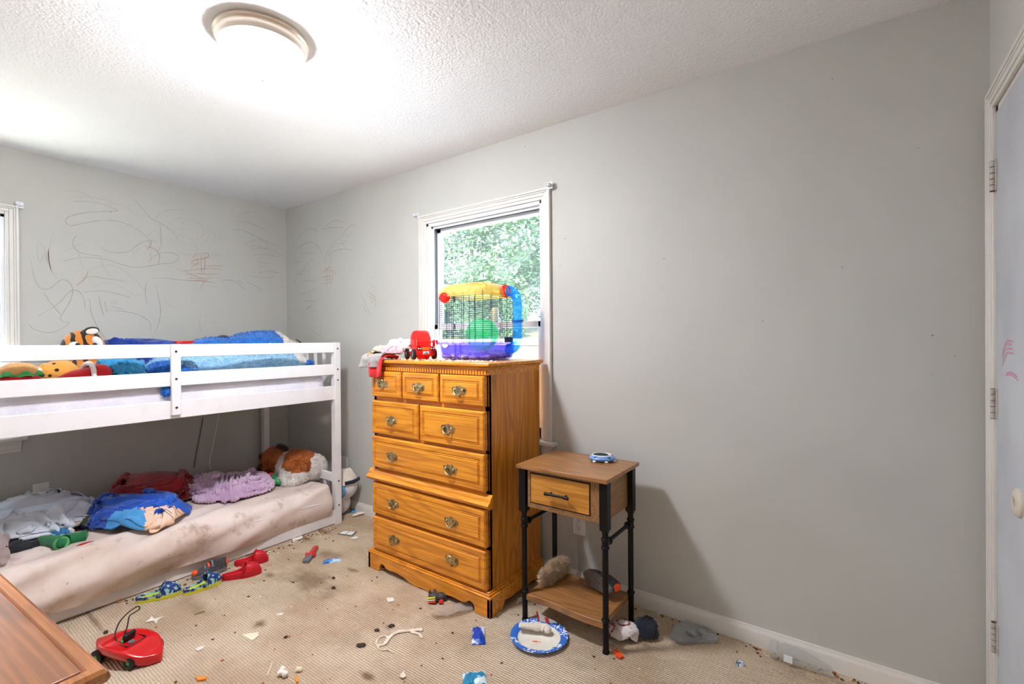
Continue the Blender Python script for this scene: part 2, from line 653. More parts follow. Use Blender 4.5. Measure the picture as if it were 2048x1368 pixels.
def carpet_mat():
    m = bpy.data.materials.new('loop_carpet')
    m.use_nodes = True
    nt = m.node_tree
    b = nt.nodes['Principled BSDF']
    b.inputs['Roughness'].default_value = .95
    b.inputs['Specular IOR Level'].default_value = .1
    g = nt.nodes.new('ShaderNodeNewGeometry')
    pos = g.outputs['Position']
    sx = nt.nodes.new('ShaderNodeSeparateXYZ')
    nt.links.new(pos, sx.inputs[0])
    nw = N_(nt, 'ShaderNodeTexNoise', Scale=30, Detail=2.0)
    nt.links.new(pos, nw.inputs['Vector'])
    # rows of loops along x, spaced 10 mm, each loop about 12 mm long
    ry = mth(nt, 'SINE', mth(nt, 'ADD', mth(nt, 'MULTIPLY', sx.outputs[1], 2 * PI / .0105), mth(nt, 'MULTIPLY', nw.outputs[0], 4.2)))
    rx = mth(nt, 'SINE', mth(nt, 'ADD', mth(nt, 'MULTIPLY', sx.outputs[0], 2 * PI / .017), mth(nt, 'MULTIPLY', nw.outputs[0], 11.0)))
    hgt = mth(nt, 'ADD', mth(nt, 'MULTIPLY', ry, .78), mth(nt, 'MULTIPLY', rx, .22))
    gap = step(nt, hgt, -.75, -.1, True)
    n1 = N_(nt, 'ShaderNodeTexNoise', Scale=2.6, Detail=5.0, Roughness=.6)
    nt.links.new(pos, n1.inputs['Vector'])
    c = mixc(nt, step(nt, n1.outputs[0], .38, .66), CARPET_A, CARPET_B)
    n2 = N_(nt, 'ShaderNodeTexNoise', Scale=120, Detail=2.0)
    nt.links.new(pos, n2.inputs['Vector'])
    c = mixc(nt, mth(nt, 'MULTIPLY', step(nt, n2.outputs[0], .5, .75), .35), c, (228, 214, 196))
    c = mixc(nt, mth(nt, 'MULTIPLY', gap, .34), c, (118, 92, 72))  # shade between the loop rows is put into the base colour
    # worn-in dirt
    n3 = N_(nt, 'ShaderNodeTexNoise', Scale=11, Detail=6.0, Roughness=.7)
    nt.links.new(pos, n3.inputs['Vector'])
    acc = None
    for x, y, ax, ay, k in STAINS:
        d = nt.nodes.new('ShaderNodeVectorMath'); d.operation = 'SUBTRACT'
        nt.links.new(pos, d.inputs[0]); d.inputs[1].default_value = (x, y, 0)
        e = nt.nodes.new('ShaderNodeVectorMath'); e.operation = 'MULTIPLY'
        nt.links.new(d.outputs[0], e.inputs[0]); e.inputs[1].default_value = (1 / ax, 1 / ay, 0)
        L = nt.nodes.new('ShaderNodeVectorMath'); L.operation = 'LENGTH'
        nt.links.new(e.outputs[0], L.inputs[0])
        v = mth(nt, 'ADD', L.outputs['Value'], mth(nt, 'MULTIPLY', mth(nt, 'SUBTRACT', n3.outputs[0], .5), 2.2))
        v = mth(nt, 'MULTIPLY', step(nt, v, .0, 1.25, True), k)
        acc = v if acc is None else mth(nt, 'MAXIMUM', acc, v)
    if acc is not None:
        c = mixc(nt, acc, c, (112, 80, 50))
    # fine specks of crumbs trodden in
    vs = N_(nt, 'ShaderNodeTexVoronoi', Scale=24)
    nt.links.new(pos, vs.inputs['Vector'])
    n5 = N_(nt, 'ShaderNodeTexNoise', Scale=3.4, Detail=2.0)
    nt.links.new(pos, n5.inputs['Vector'])
    sp = mth(nt, 'MULTIPLY', step(nt, vs.outputs['Distance'], .06, .1, True), step(nt, n5.outputs[0], .5, .6))
    c = mixc(nt, mth(nt, 'MULTIPLY', sp, .7), c, (80, 58, 40))
    nt.links.new(c, b.inputs['Base Color'])
    q = N_(nt, 'ShaderNodeBump', Strength=.7, Distance=.006)
    nt.links.new(mth(nt, 'ADD', hgt, n2.outputs[0]), q.inputs['Height'])
    nt.links.new(q.outputs[0], b.inputs['Normal'])
    return m


CARPET_A, CARPET_B = (228, 206, 178), (204, 177, 147)
for q, ax, ay, k in [((620, 1165), .26, .11, .62), ((660, 1110), .10, .06, .45), ((520, 1247), .05, .035, .85), ((600, 1075), .20, .05, .7),
                     ((735, 1352), .045, .02, .8), ((722, 1290), .022, .016, .9), ((778, 1255), .03, .02, .5), ((540, 1150), .06, .03, .6),
                     ((690, 1278), .10, .10, .3), ((560, 1190), .25, .2, .18), ((705, 1140), .05, .02, .6), ((1290, 1290), .05, .03, .5),
                     ((395, 1215), .18, .05, .35), ((800, 1352), .2, .05, .2), ((1160, 1330), .05, .03, .2), ((1345, 1205), .2, .012, .8), ((1460, 1250), .16, .012, .5),
                     ((640, 1060), .16, .03, .75), ((500, 1110), .22, .03, .6), ((180, 1232), .25, .015, .7)]:
    p = fl(*q)
    STAINS.append((p.x, p.y, ax, ay, k))

M = {}
M['wall'] = wall_mat('grey_wall_paint', (200, 198, 190))
M['ceiling'] = ceiling_mat()
M['carpet'] = carpet_mat()
M['trim'] = mat('trim_paint', (226, 221, 212), .4, col2=(220, 214, 206), ns=5, contrast=(.45, .75))
M['win'] = mat('window_vinyl', (232, 232, 236), .35)
M['gap'] = mat('window_track', (120, 122, 130), .5)
M['door'] = mat('door_paint', (206, 208, 212), .45, col2=(186, 188, 194), ns=2.5, nd=4)
M['hinge'] = mat('painted_hinge', (196, 190, 180), .45, col2=(170, 155, 140), ns=60, contrast=(.55, .7))
M['cream'] = mat('cream_plastic', (214, 202, 184), .4)
M['rust'] = mat('rust', (82, 52, 38), .8)


def clear(name, tint, body, see=.6, rough=.1, noise_amt=0, thru=0):
    """see-through plastic or pane: tinted transparency mixed with a glossy body"""
    m = bpy.data.materials.new(name)
    m.use_nodes = True
    nt = m.node_tree
    b = nt.nodes['Principled BSDF']
    b.inputs['Base Color'].default_value = lin(body)
    b.inputs['Roughness'].default_value = rough
    t = nt.nodes.new('ShaderNodeBsdfTransparent')
    t.inputs[0].default_value = lin(tint)
    x = nt.nodes.new('ShaderNodeMixShader')
    x.inputs[0].default_value = see
    if noise_amt:
        g = nt.nodes.new('ShaderNodeTexCoord')
        n = N_(nt, 'ShaderNodeTexNoise', Scale=3.0, Detail=5.0, Distortion=1.2)
        nt.links.new(g.outputs['Object'], n.inputs['Vector'])
        v = mth(nt, 'SUBTRACT', see, mth(nt, 'MULTIPLY', step(nt, n.outputs[0], .45, .7), noise_amt))
        nt.links.new(v, x.inputs[0])
    if thru:
        tl = nt.nodes.new('ShaderNodeBsdfTranslucent')
        tl.inputs[0].default_value = lin(body)
        y = nt.nodes.new('ShaderNodeMixShader')
        y.inputs[0].default_value = thru
        nt.links.new(b.outputs[0], y.inputs[1])
        nt.links.new(tl.outputs[0], y.inputs[2])
        nt.links.new(y.outputs[0], x.inputs[1])
    else:
        nt.links.new(b.outputs[0], x.inputs[1])
    nt.links.new(t.outputs[0], x.inputs[2])
    nt.links.new(x.outputs[0], nt.nodes['Material Output'].inputs[0])
    return m


M['glass'] = clear('window_glass', (250, 253, 252), (222, 236, 232), .92, .04, .10, thru=.2)
M['oak_x'] = wood('honey_oak_rails', (240, 158, 44), (178, 98, 18), 'x', .3)
M['oak_z'] = wood('honey_oak_sides', (228, 146, 46), (152, 84, 16), 'z', .32)
M['oak_y'] = wood('honey_oak_ends', (190, 114, 32), (120, 62, 12), 'y', .3)
M['brass'] = mat('aged_brass', (214, 194, 146), .36, .9, col2=(112, 90, 54), ns=60, contrast=(.35, .7))
M['walnut_x'] = wood('rustic_tabletop', (168, 116, 66), (112, 72, 36), 'x', .36, 1.3)
M['walnut_y'] = wood('rustic_side', (158, 114, 68), (108, 76, 44), 'y', .45, 1.3)
M['ply'] = wood('amber_drawer_front', (214, 146, 56), (152, 92, 26), 'x', .4, 2.0)
M['black'] = mat('black_metal', (26, 25, 25), .42, .6)
M['dark'] = mat('dark_gap', (30, 20, 12), .9)
M['white_paint'] = mat('white_bunk_paint', (238, 233, 231), .38, col2=(228, 221, 218), ns=7, contrast=(.5, .8), coat=.1)
M['bolt'] = mat('bolt_steel', (96, 88, 84), .4, .9)
M['white_cloth'] = mat('white_mattress_cloth', (236, 232, 236), .85, col2=(222, 216, 222), ns=6, bump=(9, .5, .03))

# ------------------------------------------------------------------ room shell
T = .12
b = MB().box((-T, -D - T, -.1), (W + T, T, 0))
struct('floor', b, M['carpet'], label='beige loop carpet with dirt and stains')
b = MB().box((-T, -D - T, H), (W + T, T, H + .1))
struct('ceiling', b, M['ceiling'], label='white textured popcorn ceiling')
# window wall (y = 0)
WX0, WX1, WZ0, WZ1 = 1.745, 2.642, .735, 2.052
b = MB().box((-T, 0, 0), (WX0, T, H)).box((WX1, 0, 0), (W + T, T, H)).box((WX0, 0, 0), (WX1, T, WZ0)).box((WX0, 0, WZ1), (WX1, T, H))
struct('wall_back', b, M['wall'])
# bed wall (x = 0)
LY1, LY0, LZ0, LZ1 = -1.70, -2.56, .735, 2.045
b = MB().box((-T, -D, 0), (0, LY0, H)).box((-T, LY1, 0), (0, 0, H)).box((-T, LY0, 0), (0, LY1, LZ0)).box((-T, LY0, LZ1), (0, LY1, H))
struct('wall_left', b, M['wall'])
# door wall (x = W)
DY1, DY0, DZ = -.092, -.905, 2.012
b = MB().box((W, -D, 0), (W + T, DY0, H)).box((W, DY1, 0), (W + T, 0, H)).box((W, DY0, DZ), (W + T, DY1, H))
struct('wall_right', b, M['wall'])
b = MB().box((-T, -D - T, 0), (W + T, -D, H))
struct('wall_front', b, M['wall'])


def casing_profile(a, o, s):
    """colonial casing section: a = inner edge, o = outer edge, depth s"""
    w = o - a
    return [(a, 0), (a, s * .55), (a + w * .12, s * .7), (a + w * .3, s * .62), (a + w * .62, s * .8), (a + w * .72, s), (a + w * .95, s), (o, s * .8), (o, 0)]


def baseboard(name, p0, p1, nrm):
    mb = MB()
    pr = [(0, 0), (.013, 0), (.013, .052), (.010, .060), (.006, .066), (.005, .074), (0, .075)]
    n = Vector(nrm)
    mb.grid([[Vector(p0) + n * a + Vector((0, 0, z)) for a, z in pr], [Vector(p1) + n * a + Vector((0, 0, z)) for a, z in pr]])
    mb.f += [list(range(7)), list(range(7, 14))[::-1]]
    mb.mi += [0, 0]
    return struct(name, mb, M['trim'])


baseboard('baseboard_back', (0, 0, 0), (W, 0, 0), (0, -1, 0))
baseboard('baseboard_left', (0, -D, 0), (0, 0, 0), (1, 0, 0))
baseboard('baseboard_front', (0, -D, 0), (W, -D, 0), (0, 1, 0))
baseboard('baseboard_right', (W, -D, 0), (W, DY0 - .062, 0), (-1, 0, 0))


def window(name, a0, a1, z0, z1, to):
    """double hung window; a runs along the wall, to(a, d, z) -> world, d > 0 goes outwards"""
    w = bpy.data.objects.new(name, None)
    COL.objects.link(w)
    w['kind'] = 'structure'

    def bx(mb, A, B):
        p, q = to(*A), to(*B)
        return mb.box(tuple(p), tuple(q))

    def cas(mb, z_or_a, s):  # moulded casings made of stepped strips
        pass
    c = MB()
    cw, ct = .058, .02
    for lo, hi, d in ((0, .30, .011), (.30, .62, .014), (.62, .78, .017), (.78, 1.0, .021)):
        i, o = cw * lo, cw * hi
        bx(c, (a0 - o, 0, z0), (a0 - i, -d, z1 + o)); bx(c, (a1 + i, 0, z0), (a1 + o, -d, z1 + o))
        bx(c, (a0 - i, 0, z1 + i), (a1 + i, -d, z1 + o))
    struct('window_casing', c, M['trim'], w, bevel=.0025)
    j = MB()
    for A, B in (((a0, 0, z0), (a0 + .016, T, z1)), ((a1 - .016, 0, z0), (a1, T, z1)), ((a0, 0, z1 - .016), (a1, T, z1))): bx(j, A, B)
    # inner stops
    for A, B in (((a0 + .016, .028, z0), (a0 + .03, .038, z1 - .016)), ((a1 - .03, .028, z0), (a1 - .016, .038, z1 - .016)), ((a0 + .016, .028, z1 - .03), (a1 - .016, .038, z1 - .016))): bx(j, A, B)
    struct('window_jamb', j, M['win'], w)
    t = MB()
    for A, B in (((a0 + .016, .039, z0), (a0 + .021, .1, z1 - .016)), ((a1 - .021, .039, z0), (a1 - .016, .1, z1 - .016)), ((a0 + .016, .039, z1 - .024), (a1 - .016, .1, z1 - .016))): bx(t, A, B)
    struct('window_track', t, M['gap'], w)
    st = MB()
    bx(st, (a0 - cw - .028, .02, z0 - .022), (a1 + cw + .028, -.045, z0))
    bx(st, (a0, .02, z0 - .022), (a1, T + .02, z0))
    struct('window_sill', st, M['trim'], w, bevel=.006)
    ap = MB()
    for lo, hi, d in ((.022, .045, .018), (.045, .07, .014), (.07, .09, .010)):
        bx(ap, (a0 - cw, 0, z0 - hi), (a1 + cw, -d, z0 - lo))
    struct('window_apron', ap, M['trim'], w, bevel=.002)
    zm = z0 + (z1 - z0) * .487
    for nm, d0, d1, za, zb, rl, rh, sw in (('upper_sash', .072, .098, zm - .018, z1 - .024, .036, .03, .036), ('lower_sash', .040, .066, z0, zm + .018, .06, .036, .036)):
        s = MB()
        A0, A1 = a0 + .022, a1 - .022
        bx(s, (A0, d0, za), (A0 + sw, d1, zb)); bx(s, (A1 - sw, d0, za), (A1, d1, zb))
        bx(s, (A0, d0, za), (A1, d1, za + rl)); bx(s, (A0, d0, zb - rh), (A1, d1, zb))
        so = struct(nm, s, M['win'], w, bevel=.003)
        g = MB()
        bx(g, (A0 + sw - .004, (d0 + d1) / 2 - .002, za + rl - .004), (A1 - sw + .004, (d0 + d1) / 2 + .002, zb - rh + .004))
        struct('pane', g, M['glass'], so)
    return w


window('window_1', WX0, WX1, WZ0, WZ1, lambda a, d, z: Vector((a, d, z)))
window('window_2', LY0, LY1, LZ0, LZ1, lambda a, d, z: Vector((-d, a, z)))

# closed door in the right-hand wall
c = MB()
cw = .058
for lo, hi, d in ((0, .30, .011), (.30, .62, .014), (.62, .78, .016), (.78, 1.0, .019)):
    i, o = cw * lo, cw * hi
    c.box((W, DY1 + i, 0), (W - d, DY1 + o, DZ + o)).box((W, DY0 - o, 0), (W - d, DY0 - i, DZ + o)).box((W, DY0 - i, DZ + i), (W - d, DY1 + i, DZ + o))
struct('trim_1', c, M['trim'], bevel=.0025, label='moulded white door casing')
j = MB().box((W, DY1 - .018, 0), (W + T, DY1, DZ)).box((W, DY0, 0), (W + T, DY0 + .018, DZ)).box((W, DY0, DZ - .018), (W + T, DY1, DZ))
j.box((W + .045, DY1 - .03, 0), (W + .06, DY1 - .018, DZ - .018)).box((W + .045, DY0 + .018, 0), (W + .06, DY0 + .03, DZ - .018)).box((W + .045, DY0 + .018, DZ - .03), (W + .06, DY1 - .018, DZ - .018))
struct('trim_2', j, M['trim'], label='door jamb')
HX, HY = W - .006, DY1 - .022
door = bpy.data.objects.new('door_1', None)
COL.objects.link(door)
door.location = (HX, HY, 0)
door.rotation_euler = (0, 0, -math.radians(.25))
door['kind'] = 'structure'
door['label'] = 'white flush door, closed, with pink crayon marks'
dl = .765
o = struct('door_leaf', MB().box((0, -dl, .012), (.035, -.003, 1.985)), M['door'], door, bevel=.002)
kb = MB()
KY = -.268
Mk = Matrix.Translation((0, KY, .838)) @ Matrix.Rotation(-PI / 2, 4, 'Y')
kb.lathe([(.014, .001), (.014, .010), (.017, .0125), (.028, .0115), (.037, .007), (.0395, .003), (.0395, 0)], 32, M=Mk)
kb.lathe([(.0001, .002), (.0138, .002)], 24, mi=1, M=Mk)
for q in (-.03, .03):
    kb.tube([(-.008, KY, .838 + q), (-.0095, KY, .838 + q)], .0032, 10, mi=1)
struct('door_handle', kb, [M['cream'], M['rust']], door, label='cream round door rose with an empty knob hole')
for z in (1.79, 1.075, .338):
    h = MB()
    for k, (q0, q1) in enumerate(((0, .2), (.2, .4), (.4, .6), (.6, .8), (.8, 1))):
        a0, a1 = z - .047 + .094 * q0 + .0012, z - .047 + .094 * q1 - .0012
        h.tube([(-.007, .004, a0), (-.007, .004, a1)], .0072, 12)
    h.box((-.0025, .004, z - .047), (-.0005, .02, z + .047)).box((-.003, -.020, z - .047), (-.0005, .004, z + .047))
    ho = struct('hinge', h, M['hinge'], door)
    r = MB()
    for q in (-.047, -.028, -.009, .010, .029, .046):
        r.tube([(-.007, .004, z + q - .001), (-.007, .004, z + q + .001)], .0066, 10)
    struct('hinge_pin', r, M['rust'], ho)

# curtain rod brackets left on the casings
def bracket(px, py, label, wallm, nrm):
    p = wallm(px, py)
    n = Vector(nrm)
    t = Vector((0, 0, 1)).cross(n)
    mb = MB()
    A = Matrix.Translation(p) @ Matrix((t, Vector((0, 0, 1)), n)).transposed().to_4x4()
    mb.box((-.016, -.018, 0), (.016, .018, .003), M=A).box((-.012, -.006, .003), (.012, .006, .03), M=A)
    mb.tube([(-.010, 0, .03), (0, .008, .033), (.010, 0, .03)], .004, 8, M=A)
    mb.tube([(0, .012, .003), (0, .012, .005)], .003, 8, M=A).tube([(0, -.012, .003), (0, -.012, .005)], .003, 8, M=A)
    return solo('curtain_bracket', mb, M['win'], label, 'bracket', 'curtain rod brackets on the window casings')


bracket(834, 432, 'small white curtain bracket at upper left corner of the window behind the dresser', lambda x, y: wa(x, y, -.001), (0, -1, 0))
bracket(1100, 371, 'small white curtain bracket at upper right corner of the window behind the dresser', lambda x, y: wa(x, y, -.022), (0, -1, 0))
bracket(39, 410, 'small white curtain bracket on the window casing above the bunk bed', lambda x, y: wb(x, y, .022), (1, 0, 0))

# ------------------------------------------------------------------ ceiling lamp
LX, LY = 2.215, -1.30
lamp = thing('ceiling_lamp', 'round flush ceiling lamp with glowing white glass dome and metal ring', 'ceiling light', (LX, LY, H))
M['nickel'] = mat('brushed_nickel', (226, 212, 196), .38, .7)
M['dome'] = mat('glowing_glass', (255, 250, 242), .4, emit=((240, 244, 255), LAMP_STRENGTH))
# the frosted bowl gives most light from its lower half, less near the metal pan
_nt = M['dome'].node_tree
_tc = N_(_nt, 'ShaderNodeTexCoord')
_sp = N_(_nt, 'ShaderNodeSeparateXYZ')
_nt.links.new(_tc.outputs['Object'], _sp.inputs[0])
_k = mth(_nt, 'ADD', mth(_nt, 'MULTIPLY', step(_nt, _sp.outputs[2], -.125, -.05, True), LAMP_STRENGTH * .88), LAMP_STRENGTH * .12)
_nt.links.new(_k, _nt.nodes['Principled BSDF'].inputs['Emission Strength'])
b = MB().lathe([(.0001, 0), (.158, 0), (.163, -.006), (.163, -.015), (.156, -.021), (.158, -.029), (.153, -.040), (.149, -.050), (.141, -.053), (.137, -.047), (.136, -.030), (.0001, -.028)], 56)
part('lamp_ring', b, M['nickel'], lamp)
pr = []
for k in range(17):
    a = PI / 2 * k / 16
    pr.append((max(.133 * math.cos(a), .0001), -.040 - .102 * math.sin(a) ** .9))
part('lamp_dome', MB().lathe(pr, 48), M['dome'], lamp, smooth=180)
part('finial', MB().lathe([(.0001, -.136), (.016, -.138), (.018, -.143), (.013, -.148), (.008, -.151), (.0085, -.157), (.006, -.163), (.0001, -.166)], 20), M['nickel'], lamp)

# ------------------------------------------------------------------ bunk bed
BX0, BX1, BY0, BY1 = .04, 1.083, -2.26, -.205
bed = thing('bunk_bed', 'low white wooden bunk bed with flat guard rails', 'bunk bed', (.56, -1.23, 0))
for x0, y0 in ((BX1 - .05, BY1 - .045), (BX0, BY1 - .045), (BX1 - .05, BY0), (BX0, BY0)):
    p = part('post', MB().box((x0, y0, 0), (x0 + .05, y0 + .045, 1.279)), M['white_paint'], bed, True, .003)
    if x0 > .5:
        for z in (1.235, 1.09, 1.015, .305, .135):
            part('bolt', MB().tube([(x0 + .0495, y0 + .022, z), (x0 + .0515, y0 + .022, z)], .006, 12), M['bolt'], p, True)
        # end-panel dowel holes on the inner side
rx0, rx1 = BX1 - .034, BX1 - .012
for x0, x1 in ((rx0, rx1), (BX0 + .012, BX0 + .034)):
    part('guard_rail', MB().box((x0, BY0 + .04, 1.208), (x1, BY1 - .04, 1.277)), M['white_paint'], bed, True, .003)
    part('guard_rail', MB().box((x0, BY0 + .04, 1.052), (x1, BY1 - .04, 1.127)), M['white_paint'], bed, True, .003)
    part('side_board', MB().box((x0, BY0 + .04, .878), (x1, BY1 - .04, .974)), M['white_paint'], bed, True, .003)
    part('base_board', MB().box((x0 - .011, BY0 + .04, .004), (x1 - .011, BY1 - .04, .105)), M['white_paint'], bed, True, .003)
br = part('guard_brace', MB().box((rx1, -1.232, .898), (rx1 + .02, -1.187, 1.278)), M['white_paint'], bed, True, .003)
for z in (1.238, 1.091, .938):
    part('bolt', MB().tube([(rx1 + .0195, -1.21, z), (rx1 + .0215, -1.21, z)], .0065, 12), M['bolt'], br, True)
for ye in (BY1 - .034, BY0 + .012):
    for z0, z1 in ((1.205, 1.277), (.99, 1.055), (.292, .352), (.06, .12)):
        part('end_rail', MB().box((BX0 + .045, ye, z0), (BX1 - .045, ye + .022, z1)), M['white_paint'], bed, True, .003)
    for k in range(9):
        x = .171 + k * .1115 - .045
        part('end_slat', MB().box((x, ye + .004, 1.05), (x + .022, ye + .018, 1.21)), M['white_paint'], bed, True)
        if k in (1, 3, 5, 7, 8):
            part('end_slat', MB().box((x, ye + .004, .115), (x + .022, ye + .018, .296)), M['white_paint'], bed, True)
part('bunk_board', MB().box((BX0 + .03, BY0 + .03, .885), (BX1 - .03, BY1 - .03, .9)), M['white_paint'], bed, True)


def mattress(x0, x1, y0, y1, z0, z1, r, amp, fold=None, nx=26, ny=90):
    """rounded slab with a soft, uneven cover; fold(u along y, v around the front) -> outward push"""
    P = []
    for j in range(ny + 1):
        y = y0 + (y1 - y0) * j / ny
        e = min(1, min(j, ny - j) / 3.0)
        row = []
        pts = [(x1, z0)]
        for k in range(6): pts.append((x1, z0 + (z1 - r - z0) * (k + 1) / 6))
        for k in range(1, 7):
            a = PI / 2 * k / 6
            pts.append((x1 - r + r * math.cos(a), z1 - r + r * math.sin(a)))
        for k in range(1, nx): pts.append((x1 - r - (x1 - x0 - 2 * r) * k / nx, z1))
        for k in range(0, 5):
            a = PI / 2 + PI / 2 * k / 4
            pts.append((x0 + r + r * math.cos(a), z1 - r + r * math.sin(a)))
        pts.append((x0, z0))
        n = len(pts)
        for k, (x, z) in enumerate(pts):
            cxm, czm = (x0 + x1) / 2, (z0 + z1) / 2
            sq = 1 - .035 * (1 - e) ** 2
            x = cxm + (x - cxm) * sq; z = czm + (z - czm) * (1 - .25 * (1 - e) ** 2)
            d = amp * nz(x * 5, y * 5, z * 5 + 3)
            ox = oz = 0
            if fold:
                ox, oz = fold(y, k, n, pts[k])
            row.append((x + ox, y, z + d * (1 if k > 5 else .3) + oz))
        P.append(row)
    mb = MB().grid(P)
    n = len(P[0])
    mb.f += [list(range(n)), list(range(ny * n, ny * n + n))[::-1]]
    mb.mi += [0, 0]
    return mb


mt = solo('mattress', mattress(.085, 1.034, -2.19, -.30, .905, 1.058, .04, .006), M['white_cloth'], 'white mattress on the upper bunk behind the guard rails', 'mattress', smooth=60)


def sheetfold(y, k, n, p):
    # slack in the fitted sheet: long creases falling gently along the front
    x, z = p
    front = max(0, min(1, (x - .5) / .45))
    slack = .30 + .70 * max(0, min(1, (-.70 - y) / .55))
    s = z + max(0, 1.08 - x) * .8 - .30 * y + .03 * nz(y * 2.2, z * 5, 8)
    f = ridge(s * 7.5, y * .9, 2.0) * .048 + max(0, 1 - abs(nz(s * 9 + 3, y * 1.0, 6.0)) * 3) * .026 + ridge(y * 2.4 + z * 1.2, s, 3.3) * .006
    a = (f - .012) * front * slack
    hem = 0
    if k == 0: hem = .012 * nz(y * 2.1, 0, 5) + .004 * nz(y * 7, 2, 5)
    top = max(0, min(1, (z - .2) / .07))
    side = max(0, min(1, (x - .95) / .1))
    bulge = .014 * math.sin(PI * min(1, k / 8)) if k < 8 else 0
    return (a * side + bulge * side - .012 * side * (1 - min(1, k / 3)), a * top * .6 + hem)


def sheet_mat():
    m = mat('stained_sheet', (234, 217, 206), .9, col2=(208, 186, 171), ns=3, nd=5, contrast=(.42, .7), bump=(140, .12, .002))
    nt = m.node_tree
    b = nt.nodes['Principled BSDF']
    src = b.inputs['Base Color'].links[0].from_socket
    tc = nt.nodes.new('ShaderNodeTexCoord')
    c = src
    n3 = N_(nt, 'ShaderNodeTexNoise', Scale=6.5, Detail=7.0, Roughness=.72)
    nt.links.new(tc.outputs['Object'], n3.inputs['Vector'])
    c = mixc(nt, mth(nt, 'MULTIPLY', step(nt, n3.outputs[0], .53, .68), .55), c, (148, 112, 84))
    n4 = N_(nt, 'ShaderNodeTexNoise', Scale=42, Detail=4.0, Roughness=.7)
    nt.links.new(tc.outputs['Object'], n4.inputs['Vector'])
    c = mixc(nt, mth(nt, 'MULTIPLY', step(nt, n4.outputs[0], .66, .72), .6), c, (112, 78, 56))
    nt.links.new(c, b.inputs['Base Color'])
    return m


M['sheet'] = sheet_mat()
m2 = thing('mattress', 'thick low mattress on the floor-level bunk in a stained beige fitted sheet', 'mattress', (.57, -1.2, .06))
part('fitted_sheet', bake(mattress(.09, 1.076, -2.2, -.268, .066, .272, .07, .012, sheetfold, nx=40, ny=300), smooth=4), M['sheet'], m2, True, smooth=75)
sm = smoothline([(1.078, -.275, .175), (1.086, -.5, .190), (1.088, -.8, .200)], 10)
part('seam', MB().tube(sm, .004, 6), M['white_cloth'], m2, True, label='raised white piping seam')

# ------------------------------------------------------------------ tall dresser
DX0, DX1, DYF, DYB = 1.802, 2.640, -.487, -.045
dr = thing('dresser', 'tall honey oak chest of drawers with brass pulls in front of the window', 'dresser', (2.22, -.27, 0))
# carcase: upper case, slightly wider lower case, back and dividers
cb = MB().box((DX0, DYB, .1), (DX0 + .02, DYF + .012, 1.155)).box((DX1 - .02, DYB, .1), (DX1, DYF + .012, 1.155)).box((DX0, DYB, .1), (DX1, DYB + .01, 1.155))
part('side_panel', cb, M['oak_z'], dr, True, .002)
fr = MB()
y0, y1 = DYF + .012, DYF + .03
for z0, z1 in ((.098, .115), (.297, .318), (.490, .578), (.752, .766), (.952, .974), (1.116, 1.155)): fr.box((DX0, y0, z0), (DX1, y1, z1))
for x0, x1, z0, z1 in ((DX0, DX0 + .02, .1, 1.155), (DX1 - .02, DX1, .1, 1.155), (2.19, 2.2, .76, .955), (2.058, 2.068, .97, 1.12), (2.336, 2.346, .97, 1.12)): fr.box((x0, y0, z0), (x1, y1, z1))
fr.box((DX0 + .018, y1, .1), (DX1 - .018, y1 + .004, 1.15))
part('face_frame', fr, M['oak_x'], dr, True)
tp = MB().box((DX0 - .028, DYB + .005, 1.162), (DX1 + .03, DYF - .022, 1.181)).box((DX0 - .016, DYB, 1.150), (DX1 + .018, DYF - .012, 1.162))
part('top', tp, M['oak_x'], dr, True, .006)
dn = MB().box((DX0 - .004, DYB, 1.122), (DX1 + .006, DYF - .0, 1.150))
for k in range(47):
    x = DX0 - .002 + k * (DX1 - DX0) / 46.6
    dn.box((x, DYF - .0, 1.124), (x + .0115, DYF - .007, 1.142))
part('dentil_moulding', dn, M['oak_x'], dr, True)
wm = MB()
prf = [(DYF + .012, .498), (DYF - .012, .500), (DYF - .024, .510), (DYF - .028, .520), (DYF - .022, .529), (DYF - .010, .533), (DYF - .008, .546), (DYF + .004, .560), (DYF + .012, .562)]
wm.prism(prf, DX0 - .03, DX1 + .022, 'x')
part('waist_moulding', wm, M['oak_x'], dr, True, smooth=50)
# bracket-foot plinth with scalloped apron
sc = [(0, 0), (.085, 0), (.098, .008), (.094, .022), (.104, .04), (.122, .046), (.140, .040), (.150, .030), (.175, .026), (.24, .030), (.30, .022), (.345, .008), (.39, .001), (.4335, .006)]
half = sc
L = DX1 - DX0 + .05
pts = [(DX0 - .025 + x, z) for x, z in half] + [(DX0 - .025 + L - x, z) for x, z in half[::-1]]
poly = pts + [(DX1 + .025, .088), (DX0 - .025, .088)]
pl = MB().prism(poly, DYF - .022, DYF - .002, 'y')
sp = [(DYF - .022, 0), (DYF + .075, 0), (DYF + .085, .02), (DYF + .10, .036), (DYF + .14, .03), (DYB - .10, .03), (DYB - .07, .02), (DYB - .06, 0), (DYB, 0), (DYB, .088), (DYF - .022, .088)]
for xa, xb in ((DX0 - .025, DX0 - .005), (DX1 + .005, DX1 + .025)): pl.prism(sp, xa, xb, 'x')
pl.box((DX0 - .005, DYF - .002, .07), (DX1 + .005, DYB, .088))
for z0, z1, o in ((.086, .096, .027), (.096, .104, .018), (.104, .110, .010)):
    pl.box((DX0 - o, DYF - o + .003, z0), (DX1 + o, DYB, z1))
part('plinth', pl, M['oak_x'], dr, True, .003)


